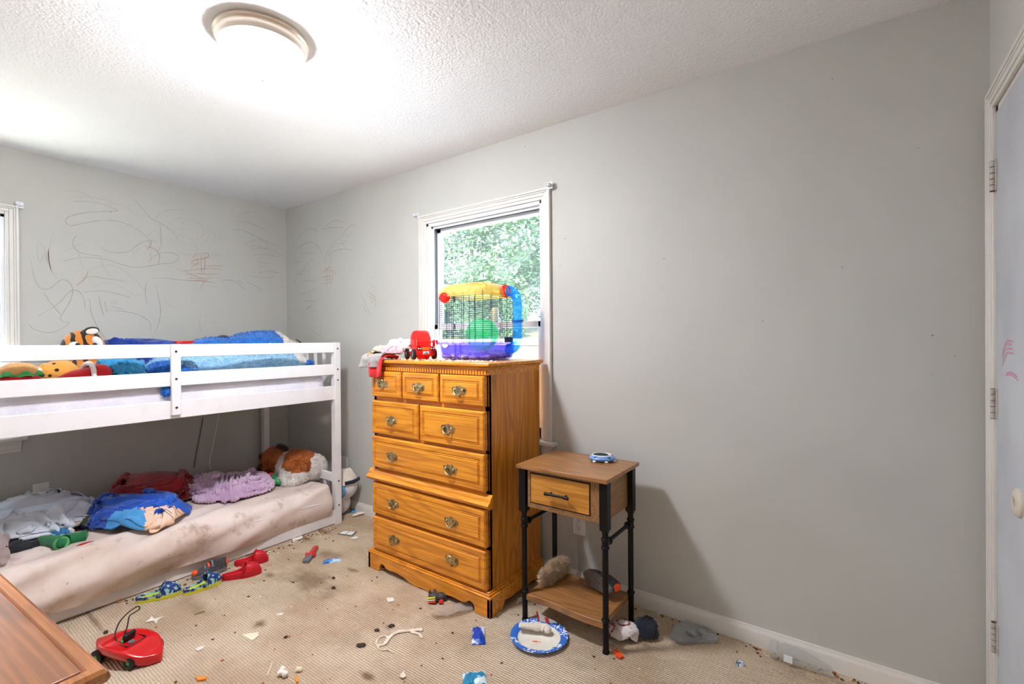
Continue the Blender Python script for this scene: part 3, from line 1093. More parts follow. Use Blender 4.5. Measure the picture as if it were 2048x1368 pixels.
def pull(x, z, tilt=0, big=1.0):
    """chippendale bat-wing plate with a bail"""
    mb = MB()
    s = big
    out = [(0, .030), (.006, .022), (.014, .026), (.022, .017), (.034, .020), (.047, .010), (.042, 0), (.046, -.010), (.036, -.010), (.028, -.018), (.018, -.012), (.010, -.024), (0, -.034)]
    poly = [(a * s, c * s) for a, c in out] + [(-a * s, c * s) for a, c in out[-2:0:-1]]
    y = DYF - .0195
    Mt = Matrix.Translation((x, 0, z))
    mb.prism([(p[0], p[1]) for p in poly], y, y - .0025, 'y', M=Mt)
    for q in (-.026, .026): mb.ell((x + q * s, y - .006, z + .004 * s), (.0065, .007, .0065), nu=10, nv=8)
    up = tilt
    bail = []
    for k in range(13):
        a = PI * k / 12
        bx, bz = -.026 * math.cos(a) * s, -.026 * math.sin(a) * s
        if up: bz = -bz * .9
        bail.append((x + bx, y - .009 - .009 * math.sin(a), z + .004 * s + bz))
    mb.tube(bail, [.0022 + .0016 * math.sin(PI * k / 12) for k in range(13)], 8)
    return mb


def drawer(x0, x1, z0, z1, pulls, up=()):
    yf = DYF
    mb = MB()
    steps = [(0, .0), (.0, -.012), (.006, -.019), (.018, -.0195), (.022, -.0165), (.026, -.0165), (.030, -.0125), (.046, -.0195)]
    def ring(i, d): return [(x0 + i, yf + d, z0 + i), (x1 - i, yf + d, z0 + i), (x1 - i, yf + d, z1 - i), (x0 + i, yf + d, z1 - i)]
    steps = [(0, .011), (0, -.010), (.006, -.017), (.024, -.018), (.026, -.014), (.030, -.014), (.033, -.018), (.036, -.0145), (.040, -.0195)]
    mb.grid([ring(i, d) for i, d in steps], cv=True)
    n = len(mb.v)
    mb.f.append([n - 4, n - 3, n - 2, n - 1]); mb.mi.append(0)
    d = part('drawer', mb, M['oak_x'], dr, True, smooth=20)
    for k, (px, pz) in enumerate(pulls):
        part('handle', pull(px, pz, 1 if k in up else 0, 1.0), M['brass'], d, True)


drawer(1.812, 2.056, .976, 1.118, [(1.912, 1.048)], (0,))
drawer(2.069, 2.335, .976, 1.118, [(2.199, 1.043)])
drawer(2.347, 2.632, .976, 1.118, [(2.482, 1.043)])
drawer(1.812, 2.189, .768, .952, [(1.985, .852)])
drawer(2.201, 2.632, .768, .952, [(2.407, .850)])
drawer(1.812, 2.632, .578, .752, [(1.986, .656), (2.42, .653)])
drawer(1.812, 2.634, .316, .491, [(1.994, .400), (2.424, .396)])
drawer(1.812, 2.634, .116, .299, [(2.0, .206), (2.424, .208)], (1,))

# ------------------------------------------------------------------ side table
tb = thing('side_table', 'narrow side table with wood top and black pipe legs beside the dresser', 'side table', (3.0, -.28, 0))
part('top', MB().box((2.776, -.452, .703), (3.224, -.100, .72)), M['walnut_x'], tb, True, .002)
ap = MB().box((2.825, -.428, .53), (3.18, -.412, .703)).box((2.815, -.40, .53), (2.83, -.14, .703)).box((3.178, -.40, .53), (3.193, -.14, .703)).box((2.825, -.145, .53), (3.18, -.13, .703)).box((2.825, -.42, .53), (3.18, -.14, .54))
part('apron', ap, M['walnut_y'], tb, True)
dw = part('drawer', MB().box((2.845, -.432, .556), (3.135, -.415, .684)), M['ply'], tb, True, .0015)
dg = MB().box((2.840, -.4285, .684), (3.14, -.427, .690)).box((3.135, -.4285, .552), (3.14, -.427, .690)).box((2.84, -.4285, .552), (2.845, -.427, .690)).box((2.84, -.4285, .551), (3.14, -.427, .556))
part('drawer_gap', dg, M['dark'], tb, True)
hp = [(2.932, -.456, .615), (2.945, -.456, .6155), (2.96, -.456, .616), (2.99, -.456, .616), (3.02, -.456, .616), (3.035, -.456, .6155), (3.048, -.456, .615)]
hb = MB().tube(hp, [.0075, .0075, .0055, .0058, .0055, .0075, .0075], 12)
for x in (2.953, 3.027): hb.tube([(x, -.432, .616), (x, -.456, .616)], .004, 8)
part('drawer_handle', hb, M['black'], dw, True)
for x, y in ((2.798, -.418), (3.200, -.418), (2.798, -.150), (3.200, -.150)):
    lg = MB()
    lg.box((x - .018, y - .018, .505), (x + .018, y + .018, .703))
    for k in range(1):
        lg.lathe([(.0125, 0.012), (.0125, .13), (.0125, .53)], 16, M=Matrix.Translation((x, y, 0)))
    for z in (.135, .433, .467): lg.lathe([(.0126, z - .006), (.0165, z - .005), (.0175, z), (.0165, z + .005), (.0126, z + .006)], 16, M=Matrix.Translation((x, y, 0)))
    lg.lathe([(.0145, .433), (.0145, .467)], 16, M=Matrix.Translation((x, y, 0)))
    lg.lathe([(.0001, 0), (.0145, 0), (.015, .004), (.0135, .012), (.0125, .014)], 16, M=Matrix.Translation((x, y, 0)))
    lg.lathe([(.0165, .497), (.0165, .506)], 16, M=Matrix.Translation((x, y, 0)), cap0=True)
    part('leg', lg, M['black'], tb, True, .0015)
for x in (2.798, 3.200):
    sr = MB().tube([(x, -.41, .45), (x, -.16, .45)], .0085, 12)
    for y, s in ((-.418, 1), (-.150, -1)):
        sr.tube([(x, y, .45), (x, y + s * .03, .45)], .0135, 12)
        sr.tube([(x, y + s * .03, .45), (x, y + s * .037, .45)], .0165, 12)
    part('stretcher', sr, M['black'], tb, True)
sh = MB()
def shelf_poly(z):
    front = [(2.808 + .384 * k / 20, -.424 + .010 * math.sin(PI * k / 20 * 2) * .6) for k in range(21)]
    return front
sp = shelf_poly(0)
poly = [(x, y) for x, y in sp] + [(3.19, -.145), (2.808, -.145)]
sh.prism(poly, .098, .126, 'z')
part('shelf', sh, M['walnut_x'], tb, True, .002)

# ------------------------------------------------------------------ dresser in the foreground
ang = math.radians(4.08)
ZT = .78
p0 = fl(222, 1334, ZT)
low = thing('low_dresser', 'brown wooden dresser at the lower left corner of the photo', 'dresser', (p0.x, p0.y, 0), ang)
M['cherry_x'] = wood('brown_dresser_top', (172, 108, 62), (96, 62, 46), 'x', .28, .9, .5, 6)
M['cherry_y'] = wood('orange_edge', (196, 122, 62), (140, 80, 36), 'x', .25, 1.2, .6)
LL, LD = 1.15, .46
part('top', MB().box((-LL, -LD, ZT - .014), (-.028, -.028, ZT)), M['cherry_x'], low, bevel=.002)
ed = MB()
pr = [(-.03, -.002), (-.026, -.004), (-.022, 0), (-.008, -.001), (-.002, -.006), (0, -.014), (-.004, -.022), (-.014, -.026), (-.016, -.038), (-.03, -.04)]
path = [(-LL, 0, -1), (0, 0, 0), (0, -LD, 1)]
rows = []
for px, py, w in ((-LL, 0, -1), (0, 0, 0), (0, -LD, 1)):
    row = []
    for q, z in pr:
        if w == -1: row.append((px, py + q, ZT + z))
        elif w == 0: row.append((px + q, py + q, ZT + z))
        else: row.append((px + q, py, ZT + z))
    rows.append(row)
ed.grid(rows)
part('edge_moulding', ed, M['cherry_y'], low, smooth=35)
part('case', MB().box((-LL + .03, -LD + .02, .06), (-.035, -.035, ZT - .014)), M['cherry_x'], low, bevel=.003)
part('plinth', MB().box((-LL + .02, -LD + .01, 0), (-.025, -.025, .07)), M['cherry_x'], low, bevel=.004)

# ------------------------------------------------------------------ outside
M['lawn'] = mat('lawn', (44, 48, 20), .95, col2=(52, 54, 26), ns=1.3, nd=5)
M['road'] = mat('pale_road', (225, 222, 216), .9)
M['leafA'] = mat('pale_leaf', (30, 64, 38), .7, col2=(52, 84, 42), ns=.9, nd=3)
M['leafB'] = mat('cool_leaf', (28, 62, 42), .7, col2=(46, 78, 48), ns=1.1, nd=3)
M['bark'] = mat('bark', (110, 96, 80), .9)
M['eave'] = mat('eave_paint', (236, 232, 220), .6)


def groundz(x, y):
    d = max(y, -x)
    return -.55 + .115 * max(0, min(d, 30) - .5)


g = MB()
NX = 40
P = []
for i in range(NX + 1):
    row = []
    for j in range(NX + 1):
        x, y = -40 + 52 * i / NX, -16 + 52 * j / NX
        row.append((x, y, groundz(x, y)))
    P.append(row)
# the lawn starts outside the house walls
g.grid(P)
keep = [k for k, f in enumerate(g.f) if not all(-.2 < g.v[i].x and g.v[i].y < .2 for i in f)]
g.f = [g.f[k] for k in keep]; g.mi = [0] * len(g.f)
struct('ground', g, M['lawn'], smooth=180, label='sunlit lawn rising away from the house')
pv = MB().grid([[(x, y, groundz(x, y) + .03) for y in (.2, 1.2, 2.4, 3.6)] for x in (-4, 0, 3, 6)])  # unseen pale slab, added to bounce sunlight up to the ceiling
struct('reflector', pv, mat('pale_reflector', (226, 224, 216), .9), label='pale patio along the house wall')
pv = MB().grid([[(x, y, groundz(x, 0 if y < 0 else y) + .03) for y in (-5, -2, .15)] for x in (-4, -2.5, -1.2, -.25)])  # another added slab out of view, bounces light through the side window
struct('reflector', pv, bpy.data.materials['pale_reflector'], label='pale slab added unseen by the side window to bounce sunlight indoors')
rd = MB()
rd.grid([[(-34, y, groundz(-5, y) + .04) for y in (14.2, 15, 15.8, 16.6)], [(9, y, groundz(-5, y) + .04) for y in (14.2, 15, 15.8, 16.6)]])
struct('road', rd, M['road'], label='pale strip of road beyond the lawn')
struct('eave', MB().box((-.7, .2, 2.46), (5.2, .62, 2.56)).box((-.7, .60, 2.40), (5.2, .64, 2.58)), M['eave'], label='cream roof eave above the window')
struct('roof', MB().box((-.75, -3.6, 2.56), (5.25, .7, 2.66)), M['eave'])


def crown(seed, R, Hc, n, leaf):
    rnd = random.Random(seed)
    mb = MB()
    blobs = [(rnd.uniform(-.6, .6) * R, rnd.uniform(-.6, .6) * R, rnd.uniform(.12, .92) * Hc, rnd.uniform(.32, .58) * R) for _ in range(16)]
    for _ in range(n):
        bx, by, bz, br = rnd.choice(blobs)
        d = Vector((rnd.gauss(0, 1), rnd.gauss(0, 1), rnd.gauss(0, 1))).normalized() * br * rnd.uniform(.6, 1.05)
        p = Vector((bx, by, bz)) + d
        a = Vector((rnd.gauss(0, 1), rnd.gauss(0, 1), rnd.gauss(0, .6))).normalized()
        c = a.orthogonal().normalized()
        l = leaf * rnd.uniform(.6, 1.3)
        mb.add([p - a * l, p + c * l * .5, p + a * l, p - c * l * .5], [[0, 1, 2, 3]])
    return mb


def tree(x, y, R, Hc, trunk, lm, seed, label, n=6500):
    z = groundz(x, y)
    t = thing('tree', label, 'tree', (x, y, z - .05), 0, 'trees beyond the lawn')
    part('trunk', MB().tube([(0, 0, 0), (.05, .02, trunk * .6), (0, .05, trunk + Hc * .5)], [.2, .15, .06], 10), M['bark'], t)
    c = crown(seed, R, Hc, n, .14)
    c.v = [p + Vector((0, 0, trunk * .55)) for p in c.v]
    part('crown', c, lm, t, smooth=0)
    return t


LABT = ['pale green tree seen through the left half of the window', 'tall blue-green tree seen through the middle of the window', 'light green tree seen through the right part of the window',
        'bushy tree at the right edge of the window view', 'tree far back behind the other trees outside', 'pale green tree outside the window by the bunk bed', 'leafy tree outside beyond the bunk bed window']
for k, (x, y, R, Hc, tr, m_) in enumerate([(-18.5, 19, 3.2, 8.5, 1.0, 'leafA'), (-15.2, 20, 3.2, 9.5, 1.2, 'leafB'), (-12.2, 18.6, 3.0, 8.2, .8, 'leafA'), (-9.4, 19.5, 2.8, 8.4, 1.0, 'leafB'), (-15, 24, 4.2, 11.5, 1.5, 'leafB'),
                                           (-15.5, -1.0, 3, 6.5, 1.2, 'leafA'), (-17.5, 3.6, 3.2, 7.0, 1.0, 'leafB')]):
    tree(x, y, R, Hc, tr, M[m_], 40 + k, LABT[k])

# ------------------------------------------------------------------ soft things
def plushmat(name, col, col2, ns=40, **k):
    return mat(name, col, .95, col2=col2, ns=ns, nd=4, bump=(170, .6, .006), sheen=.3, **k)


def stripes(name, base, dark, white=None, scale=9, spots=False):
    m = plushmat(name, base, base)
    nt = m.node_tree
    b = nt.nodes['Principled BSDF']
    tc = nt.nodes.new('ShaderNodeTexCoord')
    if spots:
        v = N_(nt, 'ShaderNodeTexVoronoi', Scale=scale)
        nt.links.new(tc.outputs['Object'], v.inputs['Vector'])
        f = step(nt, v.outputs['Distance'], .24, .3, True)
    else:
        v = N_(nt, 'ShaderNodeTexWave', Scale=scale, Distortion=7.0, Detail=2.0)
        v.inputs['Detail Scale'].default_value = 1.3
        v.bands_direction = 'Y'
        nt.links.new(tc.outputs['Object'], v.inputs['Vector'])
        f = step(nt, v.outputs[1], .28, .36, True)
    nt.links.new(mixc(nt, f, base, dark), b.inputs['Base Color'])
    return m


def fabric(name, c, c2=None, ns=6, b=(14, .35, .02), **k):
    return mat(name, c, .9, col2=c2 or tuple(int(q * .86) for q in c), ns=ns, bump=b, sheen=.25, **k)


def by_pos(mb, fn):
    mb.mi = [fn(sum((mb.v[i] for i in f), Vector()) / len(f)) for f in mb.f]
    return mb


SETTLE = []


def tosolo(name, mb, mats, label, cat, group=None, smooth=180):
    return solo(name, mb, mats, label, cat, group, smooth=smooth)


ZU, ZL = 1.056, .268   # tops of the two mattresses
F = {}
for n_, c, c2 in [('red', (230, 24, 26), (190, 12, 18)), ('deepred', (160, 8, 22), (118, 4, 16)), ('blue', (18, 92, 200), (10, 62, 160)), ('navyblue', (24, 66, 160), (14, 42, 116)), ('sky', (92, 170, 222), (60, 140, 200)),
                  ('turq', (60, 160, 205), (36, 124, 176)), ('palegrey', (222, 226, 232), (206, 210, 218)), ('pink', (222, 192, 212), (196, 162, 190)), ('green', (30, 128, 74), (16, 96, 54)), ('lime', (92, 196, 104), (60, 160, 80)),
                  ('peach', (246, 178, 122), (240, 214, 190)), ('cream', (232, 222, 206), (214, 200, 180)), ('navy', (26, 30, 48), (14, 18, 32)), ('grey', (164, 164, 162), (134, 134, 134)), ('black', (24, 24, 28), (14, 14, 18)),
                  ('white', (240, 238, 238), (222, 220, 222)), ('tan', (206, 190, 168), (182, 164, 140))]:
    F[n_] = fabric('cloth_' + n_, c, c2)
F['fleece'] = mat('ribbed_pink_fleece', (224, 194, 214), .95, col2=(196, 160, 190), ns=5, bump=(60, .5, .01), sheen=.5)
F['bluefur'] = plushmat('blue_fur', (34, 128, 214), (16, 98, 186), 30)
F['palefur'] = plushmat('pale_blue_fur', (166, 206, 232), (130, 180, 214), 30)
F['whitefur'] = plushmat('white_fur', (246, 240, 232), (230, 222, 212), 30)
F['brownfur'] = plushmat('brown_fur', (206, 118, 38), (166, 82, 18), 26)
F['darkfur'] = plushmat('dark_brown_fur', (66, 38, 26), (44, 24, 18), 26)
F['greyfur'] = plushmat('grey_pink_fur', (176, 154, 148), (150, 130, 126), 30)
F['tanfur'] = plushmat('tan_fur', (232, 206, 172), (200, 170, 132), 30)
F['tiger'] = stripes('tiger_plush', (214, 130, 44), (36, 22, 14), scale=6.5)
F['cheetah'] = stripes('spotted_plush', (222, 156, 66), (44, 26, 16), scale=30, spots=True)
F['camo'] = mat('camo_cloth', (64, 72, 40), .9, col2=(196, 160, 110), ns=26, nd=2, contrast=(.47, .53), bump=(14, .4, .02))
F['camoblue'] = mat('blue_camo_rubber', (28, 52, 124), .55, col2=(150, 205, 190), ns=48, nd=1, contrast=(.50, .56))
F['yellow'] = mat('yellow_rubber', (216, 214, 44), .5)
F['redrub'] = mat('red_rubber', (208, 20, 38), .5, col2=(186, 12, 30), ns=30)
F['hole'] = mat('dark_hole', (70, 4, 12), .9)
F['orange'] = mat('orange_rubber', (250, 84, 24), .5)
F['shoegrey'] = mat('shoe_grey', (84, 82, 84), .8, col2=(62, 60, 62), ns=60, bump=(200, .4, .003))
F['solegrey'] = mat('sole_grey', (140, 130, 128), .8, col2=(108, 100, 98), ns=80, bump=(160, .6, .004))
F['redgloss'] = mat('red_plastic', (206, 12, 18), .22, coat=.3)
F['blackpl'] = mat('black_plastic', (20, 20, 22), .45)
F['greypl'] = mat('grey_plastic', (112, 112, 116), .45)
F['eye'] = mat('glossy_eye', (14, 12, 12), .1, coat=.5)

# --- upper bunk
bg = thing('plush_burger', 'stuffed burger toy with tan bun and green lettuce on the upper bunk', 'stuffed toy', (.90, -1.775, ZU))
b = bake(MB().ell((0, 0, .104), (.062, .068, .040)), sub=0)
part('bun', b, plushmat('bun', (228, 172, 104), (212, 150, 84)), bg, smooth=180)
lt = MB()
lt.grid([[((.060 + .010 * math.sin(k * PI / 3.0) * (i % 2 + .4)) * math.cos(k * PI / 18) * (1 + .06 * i), (.066 + .010 * math.sin(k * PI / 3.0)) * math.sin(k * PI / 18) * (1 + .06 * i), (.100 - .007 * i) + .006 * math.sin(k * PI / 2.6)) for k in range(36)] for i in range(4)], cv=True)
part('lettuce', lt, F['lime'], bg, smooth=180)
part('patty', MB().ell((0, 0, .070), (.070, .074, .022)), F['red'], bg, smooth=180)
part('bottom_bun', MB().ell((.01, 0, .036), (.068, .074, .036)), fabric('lettuce_green', (170, 196, 96)), bg, smooth=180)

ch = thing('plush_cheetah', 'orange stuffed toy with black spots lying next to the burger toy', 'stuffed toy', (.80, -1.615, ZU))
b = bake(MB().ell((0, 0, .075), (.075, .075, .075)).ell((.02, -.055, .085), (.05, .045, .05)).ell((-.02, .06, .05), (.06, .08, .05)), voxel=.008, smooth=4)
part('body', b, F['cheetah'], ch, smooth=180)
part('ear', MB().ell((.045, -.085, .085), (.018, .02, .03), (0, .3, 0)), F['white'], ch, smooth=180)
b = wobble(bake(MB().ell((.93, -1.575, ZU + .05), (.055, .11, .05), (.35, 0, .1)).ell((.93, -1.50, ZU + .07), (.05, .06, .055)), voxel=.01, smooth=3), .012, 9)
cu = thing('plush_cushion', 'bright red stuffed toy with a white collar lying against the guard rail', 'stuffed toy', (.93, -1.55, ZU))
part('body', b, F['red'], cu, True, smooth=180)
b = MB().tube([(.93 + .058 * math.cos(k * PI / 8), -1.535 + .01 * math.cos(k * PI / 8), ZU + .075 + .056 * math.sin(k * PI / 8)) for k in range(16)], .011, 8, closed=True)
part('collar', wobble(b, .006, 60), F['whitefur'], cu, True, smooth=180)
tosolo('blanket', crumple((.86, -1.385), .13, .13, .2, ZU, .58, .56, 40, 3, .13, dpow=3), F['turq'], 'crumpled turquoise blanket on the upper bunk beside the red stuffed toy', 'blanket')
tosolo('blanket', crumple((.38, -1.16), .22, .27, 0, ZU, .8, .95, 44, 8, .25, dpow=5), F['navyblue'], 'dark blue blanket heaped against the wall on the upper bunk', 'blanket')

tg = thing('plush_tiger', 'stuffed tiger with striped orange head showing above the top guard rail', 'stuffed toy', (.52, -1.465, ZU))
b = bake(MB().ell((0, 0, .075), (.12, .11, .075)).ell((0, 0, .205), (.085, .098, .102)).ell((.0, .03, .13), (.08, .08, .08)).ell((.075, .02, .185), (.045, .05, .04)), voxel=.009, smooth=4)
part('body', b, F['tiger'], tg, smooth=180)
er = MB().ell((.045, .026, .300), (.012, .036, .024), (.3, -.5, 0))
er.v = [p for p in er.v]
part('ear', er, F['black'], tg, smooth=180)
part('ear_lining', MB().ell((.056, .026, .296), (.009, .029, .018), (.3, -.5, 0)), F['cream'], tg, smooth=180)
for q, r in (((.072, .045, .235), (.02, .022, .035)), ((.07, -.055, .222), (.02, .022, .016))): part('cheek', MB().ell(q, r, (.4, 0, 0)), F['white'], tg, smooth=180)
for q in (-.042, .03): part('eye', MB().ell((.089, q, .222), (.008, .010, .011)), F['eye'], tg, smooth=180)

b = MB().box((.40, -1.015, ZU), (.52, -.875, 1.296))
solo('toy_box', b, F['redgloss'], 'flat red toy edge showing above the top guard rail', 'toy', bevel=.008)

wh = thing('plush_whale', 'large blue stuffed whale with pale belly lying along the upper bunk', 'stuffed toy', (.6, -.7, ZU))
b = bake(MB().ell((.52, -.50, 1.205), (.23, .27, .155)).ell((.50, -.42, 1.30), (.12, .12, .068)).ell((.70, -.86, 1.145), (.21, .37, .10)).ell((.80, -.62, 1.135), (.17, .33, .085)).ell((.50, -.78, 1.24), (.12, .18, .08)).ell((.56, -.29, 1.19), (.16, .09, .10)), voxel=.013, smooth=5)
b.v = [Vector((p.x, p.y, max(p.z, ZU))) for p in b.v]


def whalecol(p):
    edge = .02 * nz(p.x * 20, p.y * 20, p.z * 20)
    if p.y > -.385 + edge - (p.x - .5) * .1 and p.z > 1.14: return 2
    return 1 if (p.x > .64 + edge * 2 and p.z < 1.262 + edge) else 0


by_pos(b, whalecol)
part('body', shag(b, 9000, .016, .0022, 3, .5), [F['bluefur'], F['palefur'], F['whitefur']], wh, True, smooth=180)
part('eye', MB().tube(smoothline([(.62, -.268, 1.300), (.655, -.262, 1.286), (.672, -.258, 1.266)], 5), .0045, 6), F['eye'], wh, True, label='closed black eye line')
part('fin', shag(bake(MB().ell((.88, -.33, 1.125), (.035, .05, .02), (.5, .3, .5)).ell((.87, -.37, 1.115), (.03, .04, .02)), voxel=.008, smooth=2), 600, .01, .002), F['bluefur'], wh, True, smooth=180)
bb = bake(MB().ell((.27, -.63, 1.16), (.09, .09, .11)).ell((.27, -.63, 1.285), (.06, .065, .055)), voxel=.01, smooth=3)
tosolo('plush_bear', bb, F['darkfur'], 'dark brown stuffed toy mostly hidden behind the blue whale', 'stuffed toy')
mo = thing('plush_monster', 'fuzzy royal blue stuffed toy with a leg hanging between the rails', 'stuffed toy', (.88, -1.2, ZU))
b = bake(MB().ell((.86, -1.185, ZU + .06), (.11, .10, .062)).ell((.94, -1.13, ZU + .075), (.07, .07, .045)).ell((.97, -1.225, ZU + .03), (.06, .035, .028)).ell((1.025, -1.235, ZU + .004), (.03, .03, .024)).ell((1.043, -1.24, ZU - .03), (.018, .026, .035)), voxel=.009, smooth=3)
part('body', shag(b, 4000, .014, .002, 5, .6), F['bluefur'], mo, True, smooth=180)
part('belly', shag(bake(MB().ell((.955, -1.12, ZU + .085), (.05, .055, .04)), voxel=.01, smooth=1), 900, .014, .002, 6), F['palefur'], mo, True, smooth=180)

# --- lower bunk
def lie(outer):
    return outer


SETTLE.append(tosolo('bedsheet', crumple((.38, -1.70), .34, .34, .1, ZL, 1.15, 1.2, 52, 21, .16, crease=.032, cf=3.6), F['palegrey'], 'pale grey sheet bundled at the left end of the lower bunk', 'sheet'))
bl = thing('blanket', 'bright blue blanket with a peach print crumpled on the lower bunk', 'blanket', (.66, -1.27, ZL))
b = crumple((.67, -1.275), .37, .235, .1, ZL, 1.1, .78, 56, 5, .13, crease=.026, cf=4.2)


def blcol(p):
    e = .05 * nz(p.x * 9, p.y * 9, 4) + .02 * nz(p.x * 30, p.y * 30, 4)
    if p.x > .90 + e and p.y > -1.33 + e and p.z < ZL + .11: return 2
    if p.x > .84 + e and p.y < -1.33 + e: return 1
    return 0


SETTLE.append(part('cover', by_pos(b, blcol), [F['blue'], F['sky'], F['peach']], bl, True, smooth=180))
lines = MB()
rnd = random.Random(4)
import mathutils.bvhtree as _bv
tree_ = _bv.BVHTree.FromPolygons([tuple(p) for p in b.v], b.f)
for pts in ([(.90, -1.27), (.94, -1.22), (.98, -1.20)], [(.92, -1.18), (.97, -1.17), (1.02, -1.13)], [(.95, -1.26), (.99, -1.24), (1.01, -1.2)], [(.89, -1.2), (.93, -1.15), (.95, -1.12)]):
    path = []
    for q in smoothline([(x, y, 0) for x, y in pts], 6):
        h = tree_.ray_cast(Vector((q.x, q.y, 1)), Vector((0, 0, -1)))[0]
        if h: path.append(h + Vector((0, 0, .0008)))
    if len(path) > 2: lines.tube(path, .0016, 5, flat=.4)
SETTLE.append(part('print_line', lines, F['black'], bl, True, label='dark outline of the print'))
SETTLE.append(tosolo('blanket', crumple((.36, -1.10), .27, .24, .0, ZL, .95, .85, 48, 12, .165, crease=.028, cf=4.5), F['deepred'], 'dark red blanket rumpled behind the blue blanket on the lower bunk', 'blanket'))
b = crumple((.56, -.755), .36, .25, .45, ZL, 1.1, .76, 60, 33, .085, sub=2, crease=.036, cf=5)
# ribbed pile of the fleece
N = normals(b)
b.v = [p + n * .0035 * math.sin((p.x * .6 + p.y) * 2 * PI / .022 + 1.5 * nz(p.x * 8, p.y * 8)) for p, n in zip(b.v, N)]
SETTLE.append(tosolo('blanket', b, F['fleece'], 'pale pink ribbed fleece blanket folded on the lower bunk', 'blanket'))

# everything on the lower bunk follows the soft top of the mattress
_sheet = [o for o in m2.children if o.name.startswith('fitted_sheet')][0]
_off = ORG[m2.name]
_bv2 = _bv.BVHTree.FromPolygons([tuple(v.co + _off) for v in _sheet.data.vertices], [list(p.vertices) for p in _sheet.data.polygons])


def surf(x, y):
    h = _bv2.ray_cast(Vector((min(x, 1.055), y, 1)), Vector((0, 0, -1)))[0]
    return h.z if h else ZL


def settle(o):
    me = o.data
    w = Vector()
    q = o
    while q: w += Vector(q.location); q = q.parent
    for v in me.vertices:
        p = v.co + w
        v.co.z += surf(p.x, p.y) - ZL + .002
    me.update()


for o_ in SETTLE: settle(o_)
bl.location.z -= .014
# stuffed dog
G = fl(606, 968, ZL)
u_, v_ = Vector((.81, .59, 0)), Vector((-.59, .81, 0))
C0 = Vector((.715, -.345, ZL))


def dl_(u, v, z): return C0 + u_ * u + v_ * v + Vector((0, 0, z))


RZ = math.atan2(.59, .81)
dog = thing('plush_dog', 'shaggy stuffed dog in white and orange brown lying by the bunk post', 'stuffed toy', C0)
b = MB()
for (u, v, z), r, e in [((.02, .02, .115), (.150, .105, .105), (0, 0, RZ)), ((.13, .03, .095), (.085, .09, .09), (0, 0, RZ)), ((-.10, .04, .115), (.075, .08, .085), (0, 0, RZ)),
                        ((-.175, .06, .155), (.082, .078, .078), (0, 0, RZ)), ((-.235, .06, .085), (.05, .05, .06), (0, .3, RZ)), ((.055, -.075, .055), (.075, .05, .055), (0, 0, RZ)),
                        ((.03, -.12, .028), (.065, .032, .028), (0, -.1, RZ + .3)), ((-.03, -.07, .045), (.045, .045, .045), (0, 0, RZ))]:
    b.ell(dl_(u, v, z), r, e)
b = bake(b, voxel=.010, smooth=3)
b.v = [Vector((p.x, p.y, max(p.z, ZL))) for p in b.v]


def dogcol(p):
    q = p - C0
    u, v, z = q.dot(u_), q.dot(v_), q.z
    e = .018 * nz(p.x * 25, p.y * 25, p.z * 25)
    if u < -.118 + e + (z - .12) * .35: return 1
    if -.058 + e < u < .135 + e and z > .088 + e + max(0, -u) * .5: return 1
    return 0


by_pos(b, dogcol)
part('body', shag(b, 16000, .016, .0021, 11, .7), [F['whitefur'], F['brownfur']], dog, True, smooth=180)
b = bake(MB().ell(dl_(-.115, .06, .232), (.05, .02, .022), (0, .35, RZ - .1)), sub=1)
part('ear', shag(b, 700, .008, .0015, 2), F['darkfur'], dog, True, smooth=180)
b = bake(MB().ell(dl_(-.262, .03, .07), (.03, .02, .075), (0, .35, RZ)), sub=1)
part('ear', shag(b, 900, .008, .0015, 3), F['darkfur'], dog, True, smooth=180)
part('tuft', shag(bake(MB().ell(dl_(-.25, .05, .165), (.02, .02, .025)), sub=1), 500, .022, .002, 8, .8), F['darkfur'], dog, True, smooth=180)
part('tail', shag(bake(MB().ell(dl_(.105, -.075, .115), (.022, .02, .028)), sub=1), 500, .008, .0015, 9), F['brownfur'], dog, True, smooth=180)

pj = thing('pajamas', 'green pajamas with red and white patches under the stuffed dog', 'pajamas', (.66, -.53, ZL))
C1 = Vector((.645, -.52, ZL))
b = crumple((C1.x, C1.y), .135, .06, RZ, ZL, .5, .24, 40, 17, .055)


def pjcol(p):
    e = nz(p.x * 22, p.y * 22, p.z * 22 + 9)
    return 1 if e > .30 else (2 if e < -.36 else 0)


part('cloth', by_pos(b, pjcol), [F['green'], F['red'], F['lime']], pj, True, smooth=180)

# small things at the left end of the lower bunk
el = thing('plush_elephant', 'grey pink stuffed elephant at the left edge of the lower bunk', 'stuffed toy', (.80, -1.865, ZL))
b = bake(MB().ell((0, 0, .075), (.075, .065, .075)).ell((.05, .035, .045), (.035, .03, .045)).ell((.075, .03, .018), (.03, .022, .018)).ell((-.06, -.05, .06), (.1, .09, .06)), voxel=.008, smooth=4)
part('body', b, F['greyfur'], el, smooth=180)
part('eye', MB().ell((.052, .047, .078), (.008, .008, .008)), F['eye'], el, smooth=180)
part('ear', MB().ell((-.03, .055, .085), (.012, .02, .04), (0, .3, .5)), F['greyfur'], el, smooth=180)
tosolo('sock', heap((.70, -1.745), .10, .07, .9, ZL, .045, 44, .2, 14), F['black'], 'black heap standing for the shaded gap under the grey sheet on the lower bunk', 'clothing')  # dark gap below the sheet, its shade built as a black heap
gs = thing('pajamas', 'green knit pajama trousers rolled up on the front of the lower bunk', 'pajamas', (.79, -1.61, ZL))
b = MB()
